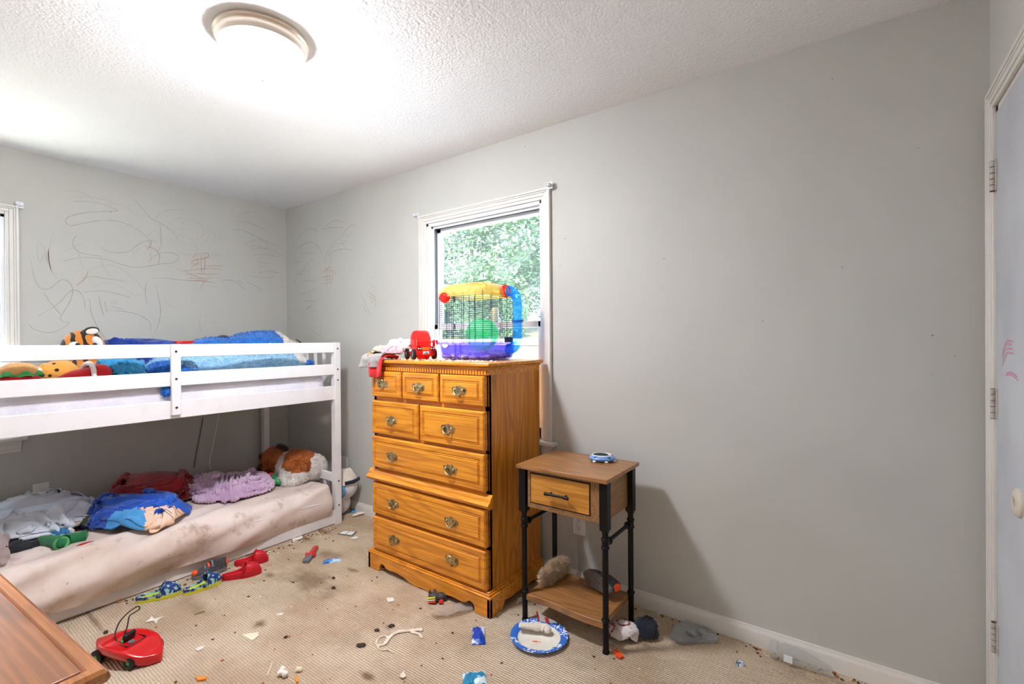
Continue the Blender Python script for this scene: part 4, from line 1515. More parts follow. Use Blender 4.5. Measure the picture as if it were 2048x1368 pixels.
for (cx, cy, a, l, r) in ((.78, -1.645, .9, .07, .034), (.80, -1.575, 1.4, .055, .030)):
    d = Vector((math.cos(a), math.sin(a) * .4, 0)).normalized()
    c0 = Vector((cx, cy, ZL + r * .8))
    b.tube([c0 - d * l, c0 - d * l * .3, c0 + d * l * .4, c0 + d * l], [r * .75, r * 1.1, r, r * 1.02], 18, caps=False)
    b.tube([c0 + d * l, c0 + d * l * .2], [r * .8, r * .5], 18, caps=True)
part('leg', wobble(b, .012, 22, zmin=ZL), F['green'], gs, True, smooth=180)
part('cuff', wobble(MB().tube([Vector((.78, -1.645, ZL + .028)) + Vector((.062, .02, 0)) + Vector((-.008 * math.cos(k * PI / 10), .030 * math.cos(k * PI / 10) * .9, .027 * math.sin(k * PI / 10))) for k in range(20)], .0045, 8, closed=True), .004, 30), F['lime'], gs, True, smooth=180)
tosolo('shirt', crumple((.60, -1.50), .125, .09, .6, ZL, .48, .36, 36, 27, .05), F['camo'], 'brown and green camouflage shirt between the grey sheet and blue blanket', 'shirt')
tosolo('shirt', crumple((.66, -1.60), .07, .055, .6, ZL, .28, .22, 28, 31, .04), mat('patterned_cloth', (52, 120, 170), .9, col2=(226, 226, 220), ns=30, nd=1, contrast=(.47, .53)), 'small blue and white patterned cloth tucked under the grey sheet', 'shirt')
b = MB().ell((.905, -1.54, ZL + .008), (.028, .045, .009), (0, 0, -.2))
tosolo('toy_disc', b, F['redgloss'], 'small flat red oval toy on the edge of the lower bunk', 'toy')
for (px, py), lab in (((163, 1071), 'white stick wrapper with red ends nearer the green trousers'), ((193, 1062), 'white stick wrapper with red ends nearer the blue blanket')):
    p = fl(px, py, ZL + .012)
    w = thing('candy_wrapper', lab, 'wrapper', (p.x, p.y, ZL), 1.25, 'stick wrappers on the lower bunk')
    part('sleeve', MB().tube([(-.032, 0, .007), (-.01, 0, .008), (.032, 0, .007)], .0075, 10, flat=.7), F['white'], w)
    for q in (-1, 1): part('end', MB().tube([(q * .032, 0, .007), (q * .040, 0, .0065), (q * .048, .002, .005)], [.0076, .004, .009], 8, flat=.5), F['redgloss'], w)

sb = thing('soft_hat', 'white soft toy with a folded brim wedged between bunk end and wall', 'stuffed toy', (.94, -.10, 0))
b = bake(MB().ell((.955, -.100, .232), (.115, .092, .112)).ell((.90, -.11, .09), (.10, .08, .09)), voxel=.012, smooth=4)
part('body', b, F['white'], sb, True, smooth=180)
b = MB().grid([[Vector((.955, -.1, .232)) + Vector((.122 * math.cos(t) * math.cos(a), .097 * math.sin(t) * 1.0 - .01, .118 * math.sin(a) * (.9 + .1 * math.cos(t)))) for t in [(-1.5 + 2.0 * k / 10) for k in range(11)]] for a in [(.15 + 1.2 * j / 8) for j in range(9)]])
part('brim', b, F['cream'], sb, True, smooth=180)
part('band', MB().tube(smoothline([(1.055, -.16, .262), (1.076, -.10, .268), (1.064, -.045, .276)], 6), .009, 8, flat=1.6), F['navy'], sb, True, smooth=180)
part('ribbon', MB().tube(smoothline([(1.04, -.165, .25), (1.052, -.160, .20), (1.03, -.165, .16)], 6), .010, 8, flat=.4), F['sky'], sb, True, smooth=180)

# ------------------------------------------------------------------ on top of the dresser
TD = 1.1815
P_ = {}
P_['purple'] = clear('purple_clear_plastic', (216, 208, 255), (160, 146, 250), .74, .12, thru=.55)
P_['yellow'] = clear('yellow_clear_plastic', (255, 244, 206), (255, 238, 172), .62, .15, thru=.55)
P_['amber'] = clear('amber_clear_plastic', (255, 232, 176), (250, 214, 130), .56, .15, thru=.55)
P_['redc'] = clear('red_clear_plastic', (255, 160, 150), (250, 66, 62), .42, .12, thru=.55)
P_['bluec'] = clear('blue_clear_plastic', (166, 224, 255), (90, 190, 252), .66, .12, thru=.55)
P_['greenc'] = clear('green_clear_plastic', (206, 255, 228), (120, 232, 176), .68, .15, thru=.55)
P_['wire'] = mat('dark_wire', (52, 54, 84), .4, .5)
P_['shav'] = mat('wood_shavings', (226, 206, 176), .9, col2=(196, 168, 134), ns=40)
P_['bedding'] = mat('paper_bedding', (226, 220, 232), .95, col2=(176, 166, 196), ns=60)
P_['whitepl'] = mat('white_plastic', (240, 240, 240), .35)

cg = thing('hamster_cage', 'wire hamster cage with purple tray, yellow lid and blue tube on the dresser', 'pet cage', (2.355, -.225, TD))
X0, X1, Y0, Y1 = 2.205, 2.51, -.355, -.10


def rrect(x0, x1, y0, y1, r, n=6):
    out = []
    for cx, cy, a0 in ((x1 - r, y1 - r, 0), (x0 + r, y1 - r, PI / 2), (x0 + r, y0 + r, PI), (x1 - r, y0 + r, 1.5 * PI)):
        for k in range(n + 1):
            a = a0 + PI / 2 * k / n
            out.append((cx + r * math.cos(a), cy + r * math.sin(a)))
    return out


def loft(sections, caps=(True, False), mi=0):
    mb = MB()
    mb.grid([[(x, y, z) for x, y in s] for s, z in sections], mi, cv=True)
    n = len(sections[0][0])
    if caps[0]: mb.f.append(list(range(n))[::-1]); mb.mi.append(mi)
    if caps[1]: mb.f.append([(len(sections) - 1) * n + k for k in range(n)]); mb.mi.append(mi)
    return mb


def rr(i, r=.05): return rrect(X0 - .022 + i, X1 + .03 - i, Y0 - .015 + i, Y1 + .015 - i, r)


tray = loft([(rr(.028), TD), (rr(.012), TD + .012), (rr(.006), TD + .04), (rr(.004), TD + .082), (rr(-.006), TD + .088), (rr(-.006), TD + .096), (rr(.008), TD + .094), (rr(.010), TD + .05), (rr(.02), TD + .014), (rr(.05), TD + .006)], (True, True))
part('tray', tray, P_['purple'], cg, True, smooth=50)
b = MB()
for x in (2.33, 2.365): b.box((x, Y0 - .0185, TD + .01), (x + .006, Y0 - .012, TD + .09))
part('tray_rib', b, P_['purple'], cg, True)
part('tray_clip', MB().tube([(X0 - .026, Y0 + .01, TD + .085), (X0 - .034, Y0 + .01, TD + .105)], .007, 10), F['redgloss'], cg, True)
# bedding inside
bd = loft([(rr(.012), TD + .014), (rr(.014), TD + .03), (rr(.05), TD + .042), (rr(.10), TD + .047)], (True, True))
bd = bake(bd, voxel=.008, smooth=1)
bd = wobble(bd, .012, 26, zmin=TD + .009)
b = part('bedding', shag(bd, 1500, .012, .003, 4, 1.0), P_['bedding'], cg, True, smooth=0)
b['kind'] = 'stuff'
# wires: front, back and two sides
ZA, ZB = TD + .085, TD + .352
w = MB()
k = 0
z = ZA
while z < ZB:
    w.tube([(X0, Y0, z), (X1, Y0, z), (X1, Y1, z), (X0, Y1, z)], .0009, 4, closed=True)
    z += .0105
part('wire_mesh', w, P_['wire'], cg, True)
w = MB()
for x in (X0, X0 + .055, X0 + .105, X0 + .175, X0 + .215, X0 + .255, X1): w.tube([(x, Y0 - .0015, ZA), (x, Y0 - .0015, ZB + .01)], .0016, 5)
for y in (Y0 + .07, Y0 + .14, Y0 + .20): w.tube([(X1 + .0015, y, ZA), (X1 + .0015, y, ZB + .01)], .0016, 5)
for x in (X0 + .03, X0 + .15, X0 + .23, X1): w.tube([(x, Y1 + .0015, ZA), (x, Y1 + .0015, ZB + .01)], .0016, 5)
for y in (Y0 + .10, Y0 + .18): w.tube([(X0 - .0015, y, ZA), (X0 - .0015, y, ZB + .01)], .0016, 5)
part('upright_wire', w, P_['wire'], cg, True)
for z0 in (TD + .245, TD + .105):
    d = MB()
    x0, x1 = X0 + .075, X0 + .165
    d.tube([(x0, Y0 - .004, z0), (x1, Y0 - .004, z0), (x1, Y0 - .004, z0 + .085), (x0, Y0 - .004, z0 + .085)], .0015, 5, closed=True)
    for q in range(1, 6): d.tube([(x0 + q * .015, Y0 - .004, z0), (x0 + q * .015, Y0 - .004, z0 + .085)], .0009, 4)
    d.tube(smoothline([(x0 + .03, Y0 - .005, z0 + .085), (x0 + .036, Y0 - .008, z0 + .108), (x0 + .048, Y0 - .008, z0 + .108), (x0 + .054, Y0 - .005, z0 + .085)], 5), .0015, 6)
    d.tube([(x0 + .042, Y0 - .006, z0 + .06), (x0 + .042, Y0 - .007, z0 + .09)], .003, 6)
    part('cage_door', d, P_['wire'], cg, True)
# lid: yellow half and amber half, domed
def lidsec(i, r): return rrect(X0 - .014 + i, X1 + .010 - i, Y0 - .014 + i, Y1 + .014 - i, r)


lid = loft([(lidsec(0, .04), TD + .340), (lidsec(-.002, .04), TD + .362), (lidsec(.006, .045), TD + .385), (lidsec(.028, .05), TD + .402), (lidsec(.06, .05), TD + .410), (lidsec(.10, .025), TD + .413)], (False, True))
by_pos(lid, lambda p: 1 if p.x > X0 + .135 else 0)
part('lid', lid, [P_['yellow'], P_['amber']], cg, True, smooth=50)
part('lid_rim', MB().tube([(x, y, TD + .341) for x, y in lidsec(-.001, .04)], .0035, 6, closed=True), P_['yellow'], cg, True)
part('lid_handle', MB().tube(smoothline([(X0 + .12, -.225, TD + .405), (X0 + .16, -.225, TD + .424), (X0 + .24, -.225, TD + .428), (X0 + .29, -.225, TD + .412)], 6), .004, 8), mat('green_handle', (70, 130, 90), .5), cg, True)
part('food_bowl', bake(MB().ell((X0 + .045, Y0 - .004, TD + .335), (.034, .026, .030)), sub=1), P_['redc'], cg, True, smooth=180)
part('side_door', MB().lathe([(.0001, 0), (.022, 0), (.024, .003), (.022, .006), (.0001, .006)], 24, M=Matrix.Translation((X0 + .055, Y0 - .012, TD + .088)) @ Matrix.Rotation(PI / 2, 4, 'X')), P_['whitepl'], cg, True)
# exercise wheel
wl = MB()
Mw = Matrix.Translation((X1 - .085, Y0 + .095, TD + .135)) @ Matrix.Rotation(PI / 2, 4, 'X') @ Matrix.Rotation(.25, 4, 'Y')
wl.lathe([(.0001, -.032), (.03, -.032), (.082, -.030), (.084, -.028), (.084, .028), (.082, .030), (.079, .028), (.079, -.024), (.03, -.027), (.0001, -.027)], 40, M=Mw)
part('exercise_wheel', wl, P_['greenc'], cg, True, smooth=40)
part('wheel_hub', MB().lathe([(.0001, -.036), (.016, -.036), (.018, -.03), (.018, .0), (.0001, .004)], 20, M=Mw), P_['greenc'], cg, True)
wb_ = MB().lathe([(.0001, 0), (.02, 0), (.022, .006), (.022, .07), (.014, .084), (.0001, .086)], 20, M=Matrix.Translation((X1 - .10, Y1 - .03, TD + .20)))
part('water_bottle', wb_, P_['whitepl'], cg, True)
# connector and corrugated tube
part('tube_connector', MB().lathe([(.030, 0), (.031, .012), (.035, .013), (.035, .02), (.030, .021), (.029, .034), (.027, .034), (.027, 0), (.030, 0)], 28, M=Matrix.Translation((X1 - .016, -.165, TD + .366)) @ Matrix.Rotation(PI / 2, 4, 'Y')), P_['redc'], cg, True)
path = smoothline([(X1 + .018, -.165, TD + .366), (X1 + .042, -.163, TD + .362), (X1 + .066, -.158, TD + .335), (X1 + .072, -.155, TD + .295), (X1 + .072, -.155, TD + .24), (X1 + .072, -.155, TD + .17), (X1 + .070, -.155, TD + .115), (X1 + .058, -.158, TD + .075), (X1 + .030, -.162, TD + .058), (X1 + .008, -.165, TD + .056)], 10)
fine = []
for a, c in zip(path, path[1:]):
    for k in range(3): fine.append(a.lerp(c, k / 3))
part('tube', MB().tube(fine, [.0250 + .0034 * math.sin(i * 1.05) for i in range(len(fine))], 20, caps=False), P_['bluec'], cg, True, smooth=60)
mid = Vector((X1 + .072, -.155, TD + .205))
part('tube_collar', MB().lathe([(.0285, -.006), (.031, -.005), (.031, .005), (.0285, .006)], 24, M=Matrix.Translation(mid)), mat('deep_blue_plastic', (8, 96, 190), .35), cg, True)
part('tube_bracket', MB().box((X1 + .004, -.185, TD + .092), (X1 + .034, -.14, TD + .122)), P_['wire'], cg, True, bevel=.004)
# shavings and crumbs spilled on the dresser top
rnd = random.Random(9)
sv = MB()
for _ in range(170):
    t = rnd.random()
    if t < .7: x, y = rnd.gauss(2.46, .09), rnd.uniform(-.49, -.375)
    else: x, y = rnd.uniform(1.95, 2.64), rnd.uniform(-.5, -.38)
    x = min(x, 2.655)
    a = rnd.random() * 6.28
    l, wd = rnd.uniform(.003, .011), rnd.uniform(.002, .006)
    u = Vector((math.cos(a), math.sin(a), 0)); v = Vector((-u.y, u.x, 0))
    c = Vector((x, y, TD + .0005))
    h = rnd.uniform(.002, .008)
    sv.add([c - u * l - v * wd, c + u * l - v * wd, c + u * l + v * wd, c - u * l + v * wd, c - u * l * .4 + Vector((0, 0, h)), c + u * l * .5 + Vector((0, 0, h * .8))], [[0, 1, 5, 4], [1, 2, 5], [2, 3, 4, 5], [3, 0, 4], [3, 2, 1, 0]])
tag(solo('shavings', sv, P_['shav'], 'pale wood shavings spilled on the dresser top in front of the cage', 'wood shavings', smooth=0), None, None, None, 'stuff')

# red see-through pet carrier shaped like a car
RC = math.atan2(.44, -.9)
cc = Vector((2.035, -.335, TD))
car = thing('toy_car_carrier', 'red see-through toy car with clear dome and black wheels beside the cage', 'toy car', cc, RC)
hw = .056
body = []
for x, w_, z0, z1 in ((-.098, .046, .030, .070), (-.094, .054, .018, .076), (-.06, .056, .014, .078), (-.02, .056, .014, .074), (.03, .056, .014, .070), (.07, .054, .016, .062), (.10, .046, .022, .046), (.106, .036, .028, .038)):
    c = []
    for k in range(20):
        a = 2 * PI * k / 20
        ca, sa = math.cos(a), math.sin(a)
        c.append((x, w_ * (abs(ca) ** .45) * (1 if ca > 0 else -1), (z0 + z1) / 2 + (z1 - z0) / 2 * (abs(sa) ** .45) * (1 if sa > 0 else -1)))
    body.append(c)
mb = MB().grid(body, cv=True)
mb.f += [list(range(20))[::-1], list(range(140, 160))]; mb.mi += [0, 0]
part('body', mb, P_['redc'], car, smooth=50)
Mc = Matrix.Translation((0, 0, .098)) @ Matrix.Rotation(PI / 2, 4, 'X')
part('cabin', MB().lathe([(.0001, -.045), (.050, -.045), (.060, -.040), (.064, -.03), (.064, .03), (.060, .040), (.050, .045), (.0001, .045)], 36, M=Mc), P_['redc'], car, smooth=50)
part('belly', MB().lathe([(.0001, -.030), (.040, -.030), (.044, -.025), (.044, .025), (.040, .030), (.0001, .030)], 28, M=Matrix.Translation((-.045, 0, .046)) @ Matrix.Rotation(PI / 2, 4, 'X')), P_['redc'], car, smooth=50)
so = MB().box((-.106, -.050, .094), (-.084, .050, .101))
part('spoiler', so, P_['redc'], car, bevel=.002)
for q in (-.046, .046): part('spoiler_post', MB().box((-.103, q - .006, .072), (-.088, q + .006, .108)), F['redgloss'], car, bevel=.003)
for x in (-.062, .066):
    for q in (-1, 1):
        Mx = Matrix.Translation((x, q * .058, .030)) @ Matrix.Rotation(-q * PI / 2, 4, 'X')
        wq = part('wheel', MB().lathe([(.0001, -.010), (.024, -.010), (.030, -.007), (.030, .007), (.026, .010), (.019, .010), (.018, .006), (.0001, .006)], 24, M=Mx), F['blackpl'], car)
        hb = MB().lathe([(.0001, .008), (.005, .008), (.005, .0065), (.0001, .0065)], 10, M=Mx)
        for k in range(5):
            a = k * PI * .4
            hb.box((.003, -.003, .006), (.018, .003, .0085), M=Mx @ Matrix.Rotation(a, 4, 'Z'))
        part('hub', hb, mat('hub_silver', (200, 200, 205), .3, .8), wq)
M['amberlight'] = mat('amber_lens', (250, 120, 20), .25)
part('light_bar', MB().box((-.1005, -.022, .052), (-.0965, .022, .070)), M['amberlight'], car, bevel=.002)
for q in (-.036, .036):
    tl = part('tail_light', MB().ell((-.0975, q, .061), (.004, .016, .010)), F['blackpl'], car, smooth=180)
    for d_ in (-.006, .006): part('lens', MB().ell((-.101, q + d_, .061), (.0025, .0045, .0045)), mat('pale_lens', (255, 190, 170), .2), tl, smooth=180)
part('number_plate', MB().box((-.1015, -.017, .030), (-.097, .017, .046)), P_['whitepl'], car, bevel=.001)
pl_ = MB()
for k in range(6): pl_.box((-.1022, -.013 + k * .0045, .032), (-.1014, -.0098 + k * .0045, .038))
pl_.box((-.1022, -.008, .0405), (-.1014, .008, .043))
part('plate_mark', pl_, F['greypl'], car)
part('side_sticker', MB().box((-.03, .0555, .045), (.03, .0575, .058)), P_['whitepl'], car)

# folded clothes on the corner of the dresser
cl_specs = [('white_print', mat('sprigged_white_cloth', (244, 242, 244), .9, col2=(214, 210, 226), ns=60, nd=1, contrast=(.6, .66), bump=(14, .35, .02)), (1.885, -.345), .088, .085, .4, .055, .050, 'white sprigged baby cloth on top of the clothes stack', 4),
            ('pink', fabric('pale_pink_cloth', (222, 188, 192)), (1.895, -.42), .075, .075, .2, .028, .04, 'pale pink cloth in the clothes stack beside the toy car', 7),
            ('cream', fabric('cream_cloth', (222, 204, 178)), (1.835, -.415), .085, .09, .3, .024, .044, 'cream cloth in the middle of the clothes stack', 9),
            ('ochre', fabric('ochre_cloth', (226, 162, 84)), (1.775, -.44), .03, .07, .2, .014, .03, 'ochre cloth at the left side of the clothes stack', 12),
            ]
for i, (nm, mt_, c, rx, ry, rot, z, dm, lab, sd) in enumerate(cl_specs):
    tosolo('folded_cloth', crumple(c, rx, ry, rot, TD + z * .9, rx * 4.6, ry * 4.6, 34, sd, dm, crease=.007, cf=22, thick=.003), mt_, lab, 'clothing', 'folded clothes on the dresser')


def drape(name, x0, x1, drop, mt_, label, seed, yb=-.30, z=TD + .001, wav=.012, side=0, lab_group='folded clothes on the dresser'):
    """cloth lying on the top and hanging down over the front edge"""
    rows = []
    n = 34
    prof = []
    ye = DYF - .022
    for k in range(12): prof.append((yb + (ye - yb) * k / 11, z + .012 * math.sin(PI * k / 11)))
    for k in range(1, 5): prof.append((ye - .010 * math.sin(PI / 2 * k / 4), z - .010 * (1 - math.cos(PI / 2 * k / 4))))
    for k in range(1, 9): prof.append((ye - .012, z - .010 - drop * k / 8))
    for i in range(n + 1):
        t = i / n
        row = []
        for j, (y, zz) in enumerate(prof):
            q = j / len(prof)
            x = x0 + (x1 - x0) * t + side * max(0, q - .6) * .05
            hang = max(0, (q - .55) / .45)
            e = wav * (.4 + hang) * (.6 + .6 * math.sin(t * 11 + seed + q * 2) + .8 * nz(t * 5 + seed, q * 3, seed))
            lift = .016 * ridge(t * 3 + seed, q * 2.5, seed) * (1 - hang)
            dz = drop * hang * .45 * nz(t * 2.2 + seed, 2, seed)
            row.append((x, y - max(e, .0) , max(zz + lift, z) + dz if q < .55 else zz + dz))
        rows.append(row)
    mb = MB().grid(rows)
    N = normals(mb)
    k = len(mb.v)
    us, fs = list(mb.v), list(mb.f)
    th = .002
    mb.v = us + [p + Vector((0, -th, th)) for p in us]
    mb.f = fs + [[i + k for i in f[::-1]] for f in fs]
    m_, w_ = len(rows), len(rows[0])
    bd_ = [i * w_ for i in range(m_)] + [(m_ - 1) * w_ + j for j in range(1, w_)] + [i * w_ + w_ - 1 for i in range(m_ - 2, -1, -1)] + [j for j in range(w_ - 2, 0, -1)]
    mb.f += [[a, c, c + k, a + k] for a, c in zip(bd_, bd_[1:] + bd_[:1])]
    mb.mi = [0] * len(mb.f)
    return tosolo(name, mb, mt_, label, 'clothing', lab_group)


drape('folded_cloth', 1.815, 1.935, .085, F['red'], 'red cloth hanging over the front edge of the dresser under the stack', 3, yb=-.40)
drape('folded_cloth', 1.752, 1.915, .042, fabric('light_grey_knit', (176, 170, 166), (146, 140, 136)), 'light grey shirt hanging over the corner of the dresser above the red cloth', 5, yb=-.36, z=TD + .012, wav=.016)

# handheld toy on the side table
tc_ = fl(1204, 921, .722)
hv = thing('toy_hovercraft', 'small light blue toy vehicle with dark cockpit on the side table', 'toy', (tc_.x, tc_.y, .72), math.radians(24))
M['babyblue'] = mat('light_blue_plastic', (112, 156, 214), .35)
def oval(a, c, n=28): return [(a * math.cos(2 * PI * k / n) * (1 if math.cos(2 * PI * k / n) > 0 else .92), c * math.sin(2 * PI * k / n)) for k in range(n)]


part('hull', loft([(oval(.056, .040), .005), (oval(.062, .046), .010), (oval(.064, .048), .016), (oval(.058, .043), .024), (oval(.046, .033), .027)], (True, True)), M['babyblue'], hv, smooth=40)
part('rim', MB().tube([(x - .004, y + .004, .0275) for x, y in oval(.044, .033)], .003, 8, closed=True), P_['whitepl'], hv)
part('cockpit', MB().ell((-.006, .006, .026), (.037, .026, .009)), F['blackpl'], hv, smooth=180)
part('stripe', MB().tube(smoothline([(.01, .037, .027), (.036, .026, .029), (.047, .006, .027)], 6), .003, 8), mat('coral_plastic', (240, 140, 130), .4), hv)
for a in (-2.2, -1.2, -.25, 2.6, .9):
    part('foot', MB().ell((.056 * math.cos(a), .042 * math.sin(a), .005), (.009, .008, .005)), P_['whitepl'], hv, smooth=180)
for q in (-.025, .03): part('vent', MB().ell((q, -.034, .0235), (.012, .004, .003)), F['navy'], hv, smooth=180)

# ------------------------------------------------------------------ shoes
def shoe_outline(t, w, heel=.78):
    """half width of a shoe sole at t (0 heel .. 1 toe)"""
    a = math.sin(PI * min(1, max(0, t))) ** .42
    return w * a * (heel + (1 - heel) * (1 / (1 + math.exp(-(t - .45) * 10)))) * (1 - .10 * math.exp(-((t - .38) / .13) ** 2))


def clog(L, w, mats, root):
    """foam clog: thick sole, closed toe, open heel with a pivoting strap"""
    up_m, sole_m, strap_m = mats
    n = 30
    so = []
    for lvl, (z, k) in enumerate(((0, .93), (.004, .98), (.014, 1.0), (.020, 1.0))):
        ring = [(L * (1 - math.cos(PI * i / n)) / 2 * 1.0, shoe_outline((1 - math.cos(PI * i / n)) / 2, w) * k) for i in range(n + 1)]
        pts = [(x - L / 2, y) for x, y in ring] + [(x - L / 2, -y) for x, y in ring[::-1][1:-1]]
        so.append((pts, z))
    part('sole', loft(so, (True, True)), sole_m, root, smooth=50)
    mb = MB()
    rows = []
    n = 40
    im = 21
    for i in range(n + 1):
        t = (1 - math.cos(PI * i / n)) / 2
        hw = max(shoe_outline(t, w) * 1.0, .001)
        x = L * t - L / 2
        openf = 1.0 if i <= im else 0.0
        hgt = .058 * (1 - .45 * max(0, (t - .55) / .45) ** 2) * min(1, ((1 - t) / .10)) ** .5
        rim = .028 + .012 * max(0, (t - .25) / .3) ** 2
        rim *= min(1, t / .02 + .75)
        row = []
        for k in range(17):
            a = PI * k / 16
            c, s_ = math.cos(a), math.sin(a)
            closed = (hw * (abs(c) ** .6) * (1 if c > 0 else -1), .014 + hgt * s_ ** .75)
            # open: wall up, over the rim, down to the footbed
            if k <= 3: o = (hw, .014 + (rim - .014) * k / 3)
            elif k == 4: o = (hw - .005, rim)
            elif k <= 7: o = (hw - .007, rim - (rim - .018) * (k - 4) / 3)
            elif k == 8: o = (0, .016)
            elif k <= 11: o = (-(hw - .007), .018 + (rim - .018) * (k - 8) / 3.0 if k < 11 else rim)
            elif k == 12: o = (-(hw - .005), rim)
            else: o = (-hw, .014 + (rim - .014) * (16 - k) / 3.0)
            if hw < .009: o = (max(-hw, min(hw, o[0])), o[1])
            row.append((x, closed[0] * (1 - openf) + o[0] * openf, closed[1] * (1 - openf) + o[1] * openf))
        rows.append(row)
    # the mouth edge leans back over the footbed at the sides, and stays open in the middle
    mb.grid(rows)
    nk_ = len(rows[0])
    drop = {im * (nk_ - 1) + k for k in range(4, 12)}
    mb.f = [f for q, f in enumerate(mb.f) if q not in drop]
    mb.mi = [0] * len(mb.f)
    for k in range(4, 13):
        p = rows[im + 1][k]
        mb.v[(im + 1) * nk_ + k] = Vector((p[0] + .012 * math.sin(PI * (k - 4) / 8), p[1], p[2]))
    part('upper', mb, up_m, root, smooth=60)
    c_ = [Vector(mb.v[(im + 1) * nk_ + k]) for k in range(3, 14)]
    part('mouth_rim', MB().tube(c_, .0028, 6), up_m, root)
    # ventilation holes on the toe
    h = MB()
    for t, vs in ((.64, (-.55, -.2, .2, .55)), (.71, (-.62, -.3, 0, .3, .62)), (.78, (-.45, -.15, .15, .45)), (.85, (-.3, 0, .3)), (.91, (-.15, .15))):
        hw = shoe_outline(t, w)
        hg = .052 * (1 - .45 * max(0, (t - .55) / .45) ** 2) * min(1, ((1 - t) / .10)) ** .5
        for v in vs:
            a = math.acos(max(-1, min(1, (abs(v) ** (1 / .6)) * (1 if v > 0 else -1))))
            z = .014 + hg * math.sin(a) ** .75
            h.ell((L * t - L / 2, hw * v, z), (.0042, .0042, .0022), (0, .35, 0), nu=8, nv=5)
    part('vent_holes', h, F['hole'] if up_m is F['redrub'] else F['yellow'], root)
    st = smoothline([(L * .50 - L / 2, w * .97, .032), (L * .56 - L / 2, w * .97, .050), (L * .61 - L / 2, w * .72, .066), (L * .63 - L / 2, 0, .0735), (L * .61 - L / 2, -w * .72, .066), (L * .56 - L / 2, -w * .97, .050), (L * .50 - L / 2, -w * .97, .032)], 5)
    part('strap', MB().tube(st, .0065, 8, flat=.4), strap_m, root)
    for q in (-1, 1): part('rivet', MB().tube([(L * .50 - L / 2, q * w * .93, .032), (L * .50 - L / 2, q * (w * .93 + .007), .032)], .006, 12), F['greypl'] if up_m is not F['redrub'] else up_m, root)


def place_shoe(name, heel, toe, label, mats, group=None, cat='clog'):
    a, b = Vector(heel), Vector(toe)
    d = b - a
    t = thing(name, label, cat, ((a.x + b.x) / 2, (a.y + b.y) / 2, 0), math.atan2(d.y, d.x), group)
    clog(d.length, d.length * .205, mats, t)
    return t


place_shoe('clog', (1.255, -1.065, 0), (1.345, -.895, 0), 'red foam clog lying nearer the camera of the two red ones', (F['redrub'], F['redrub'], F['redrub']), 'red clogs')
place_shoe('clog', (1.140, -.950, 0), (1.232, -.800, 0), 'red foam clog lying nearer the bunk bed of the two red ones', (F['redrub'], F['redrub'], F['redrub']), 'red clogs')
place_shoe('clog', (1.150, -1.415, 0), (1.222, -1.240, 0), 'blue and yellow camouflage clog farther from the red clogs', (F['camoblue'], F['yellow'], F['camoblue']), 'camouflage clogs')
place_shoe('clog', (1.262, -1.250, 0), (1.268, -1.070, 0), 'blue and yellow camouflage clog touching the red clogs', (F['camoblue'], F['yellow'], F['camoblue']), 'camouflage clogs')


def sneaker(t, L=.17, w=.036):
    n = 26
    so = []
    for z, k in ((0, .92), (.004, 1.0), (.016, 1.04), (.022, 1.0)):
        ring = [((1 - math.cos(PI * i / n)) / 2, 0) for i in range(n + 1)]
        pts = [(L * q - L / 2, shoe_outline(q, w) * k) for q, _ in ring] + [(L * q - L / 2, -shoe_outline(q, w) * k) for q, _ in ring[::-1][1:-1]]
        so.append((pts, z))
    part('sole', loft(so, (True, True)), F['solegrey'], t, smooth=50)
    tr = MB()
    for k in range(12):
        q = .08 + .84 * k / 11
        hw = shoe_outline(q, w) * .8
        tr.box((L * q - L / 2 - .004, -hw, -.0025), (L * q - L / 2 + .004, hw, .001))
    part('tread', tr, F['solegrey'], t)
    rows = []
    for i in range(n + 1):
        q = (1 - math.cos(PI * i / n)) / 2
        hw = max(shoe_outline(q, w) * .98, .001)
        x = L * q - L / 2
        top = .072 - .006 * q if q < .42 else .072 * (1 - ((q - .42) / .58) * .55) - .003
        top = top * min(1, (1 - q) / .06 + .25) * (min(1, q / .03 + .8))
        opn = 1 / (1 + math.exp((q - .44) * 45))
        row = []
        for k in range(17):
            a = PI * k / 16
            c, s_ = math.cos(a), math.sin(a)
            cl = (hw * (abs(c) ** .7) * (1 if c > 0 else -1), .020 + (top - .020) * s_ ** .7)
            nk = .74
            if k <= 4: o = (hw * (1 - (1 - nk) * (k / 4) ** 2), .020 + (top - .020) * k / 4)
            elif k <= 7: o = (hw * nk - .006, top - (top - .03) * (k - 4) / 3)
            elif k == 8: o = (0, .028)
            elif k <= 11: o = (-(hw * nk - .006), .03 + (top - .03) * (k - 8) / 4)
            else: o = (-hw * (1 - (1 - nk) * ((16 - k) / 4) ** 2), .020 + (top - .020) * (16 - k) / 4)
            row.append((x, cl[0] * (1 - opn) + o[0] * opn, cl[1] * (1 - opn) + o[1] * opn))
        rows.append(row)
    part('upper', MB().grid(rows), F['shoegrey'], t, smooth=60)
    part('heel_tab', MB().ell((-L / 2 + .004, 0, .050), (.007, w * .42, .020)), F['orange'], t, smooth=180)
    part('toe_patch', MB().ell((L / 2 - .016, 0, .032), (.016, w * .55, .016)), F['orange'], t, smooth=180)
    for k in range(3):
        x = -.01 + k * .017
        zt = .071 - k * .008
        part('strap', MB().tube(smoothline([(x, w * .72, zt - .020), (x, w * .4, zt - .002), (x, 0, zt + .003), (x, -w * .4, zt - .002), (x, -w * .72, zt - .020)], 4), .0055, 8, flat=.4), F['greypl'] if k != 1 else F['orange'], t)


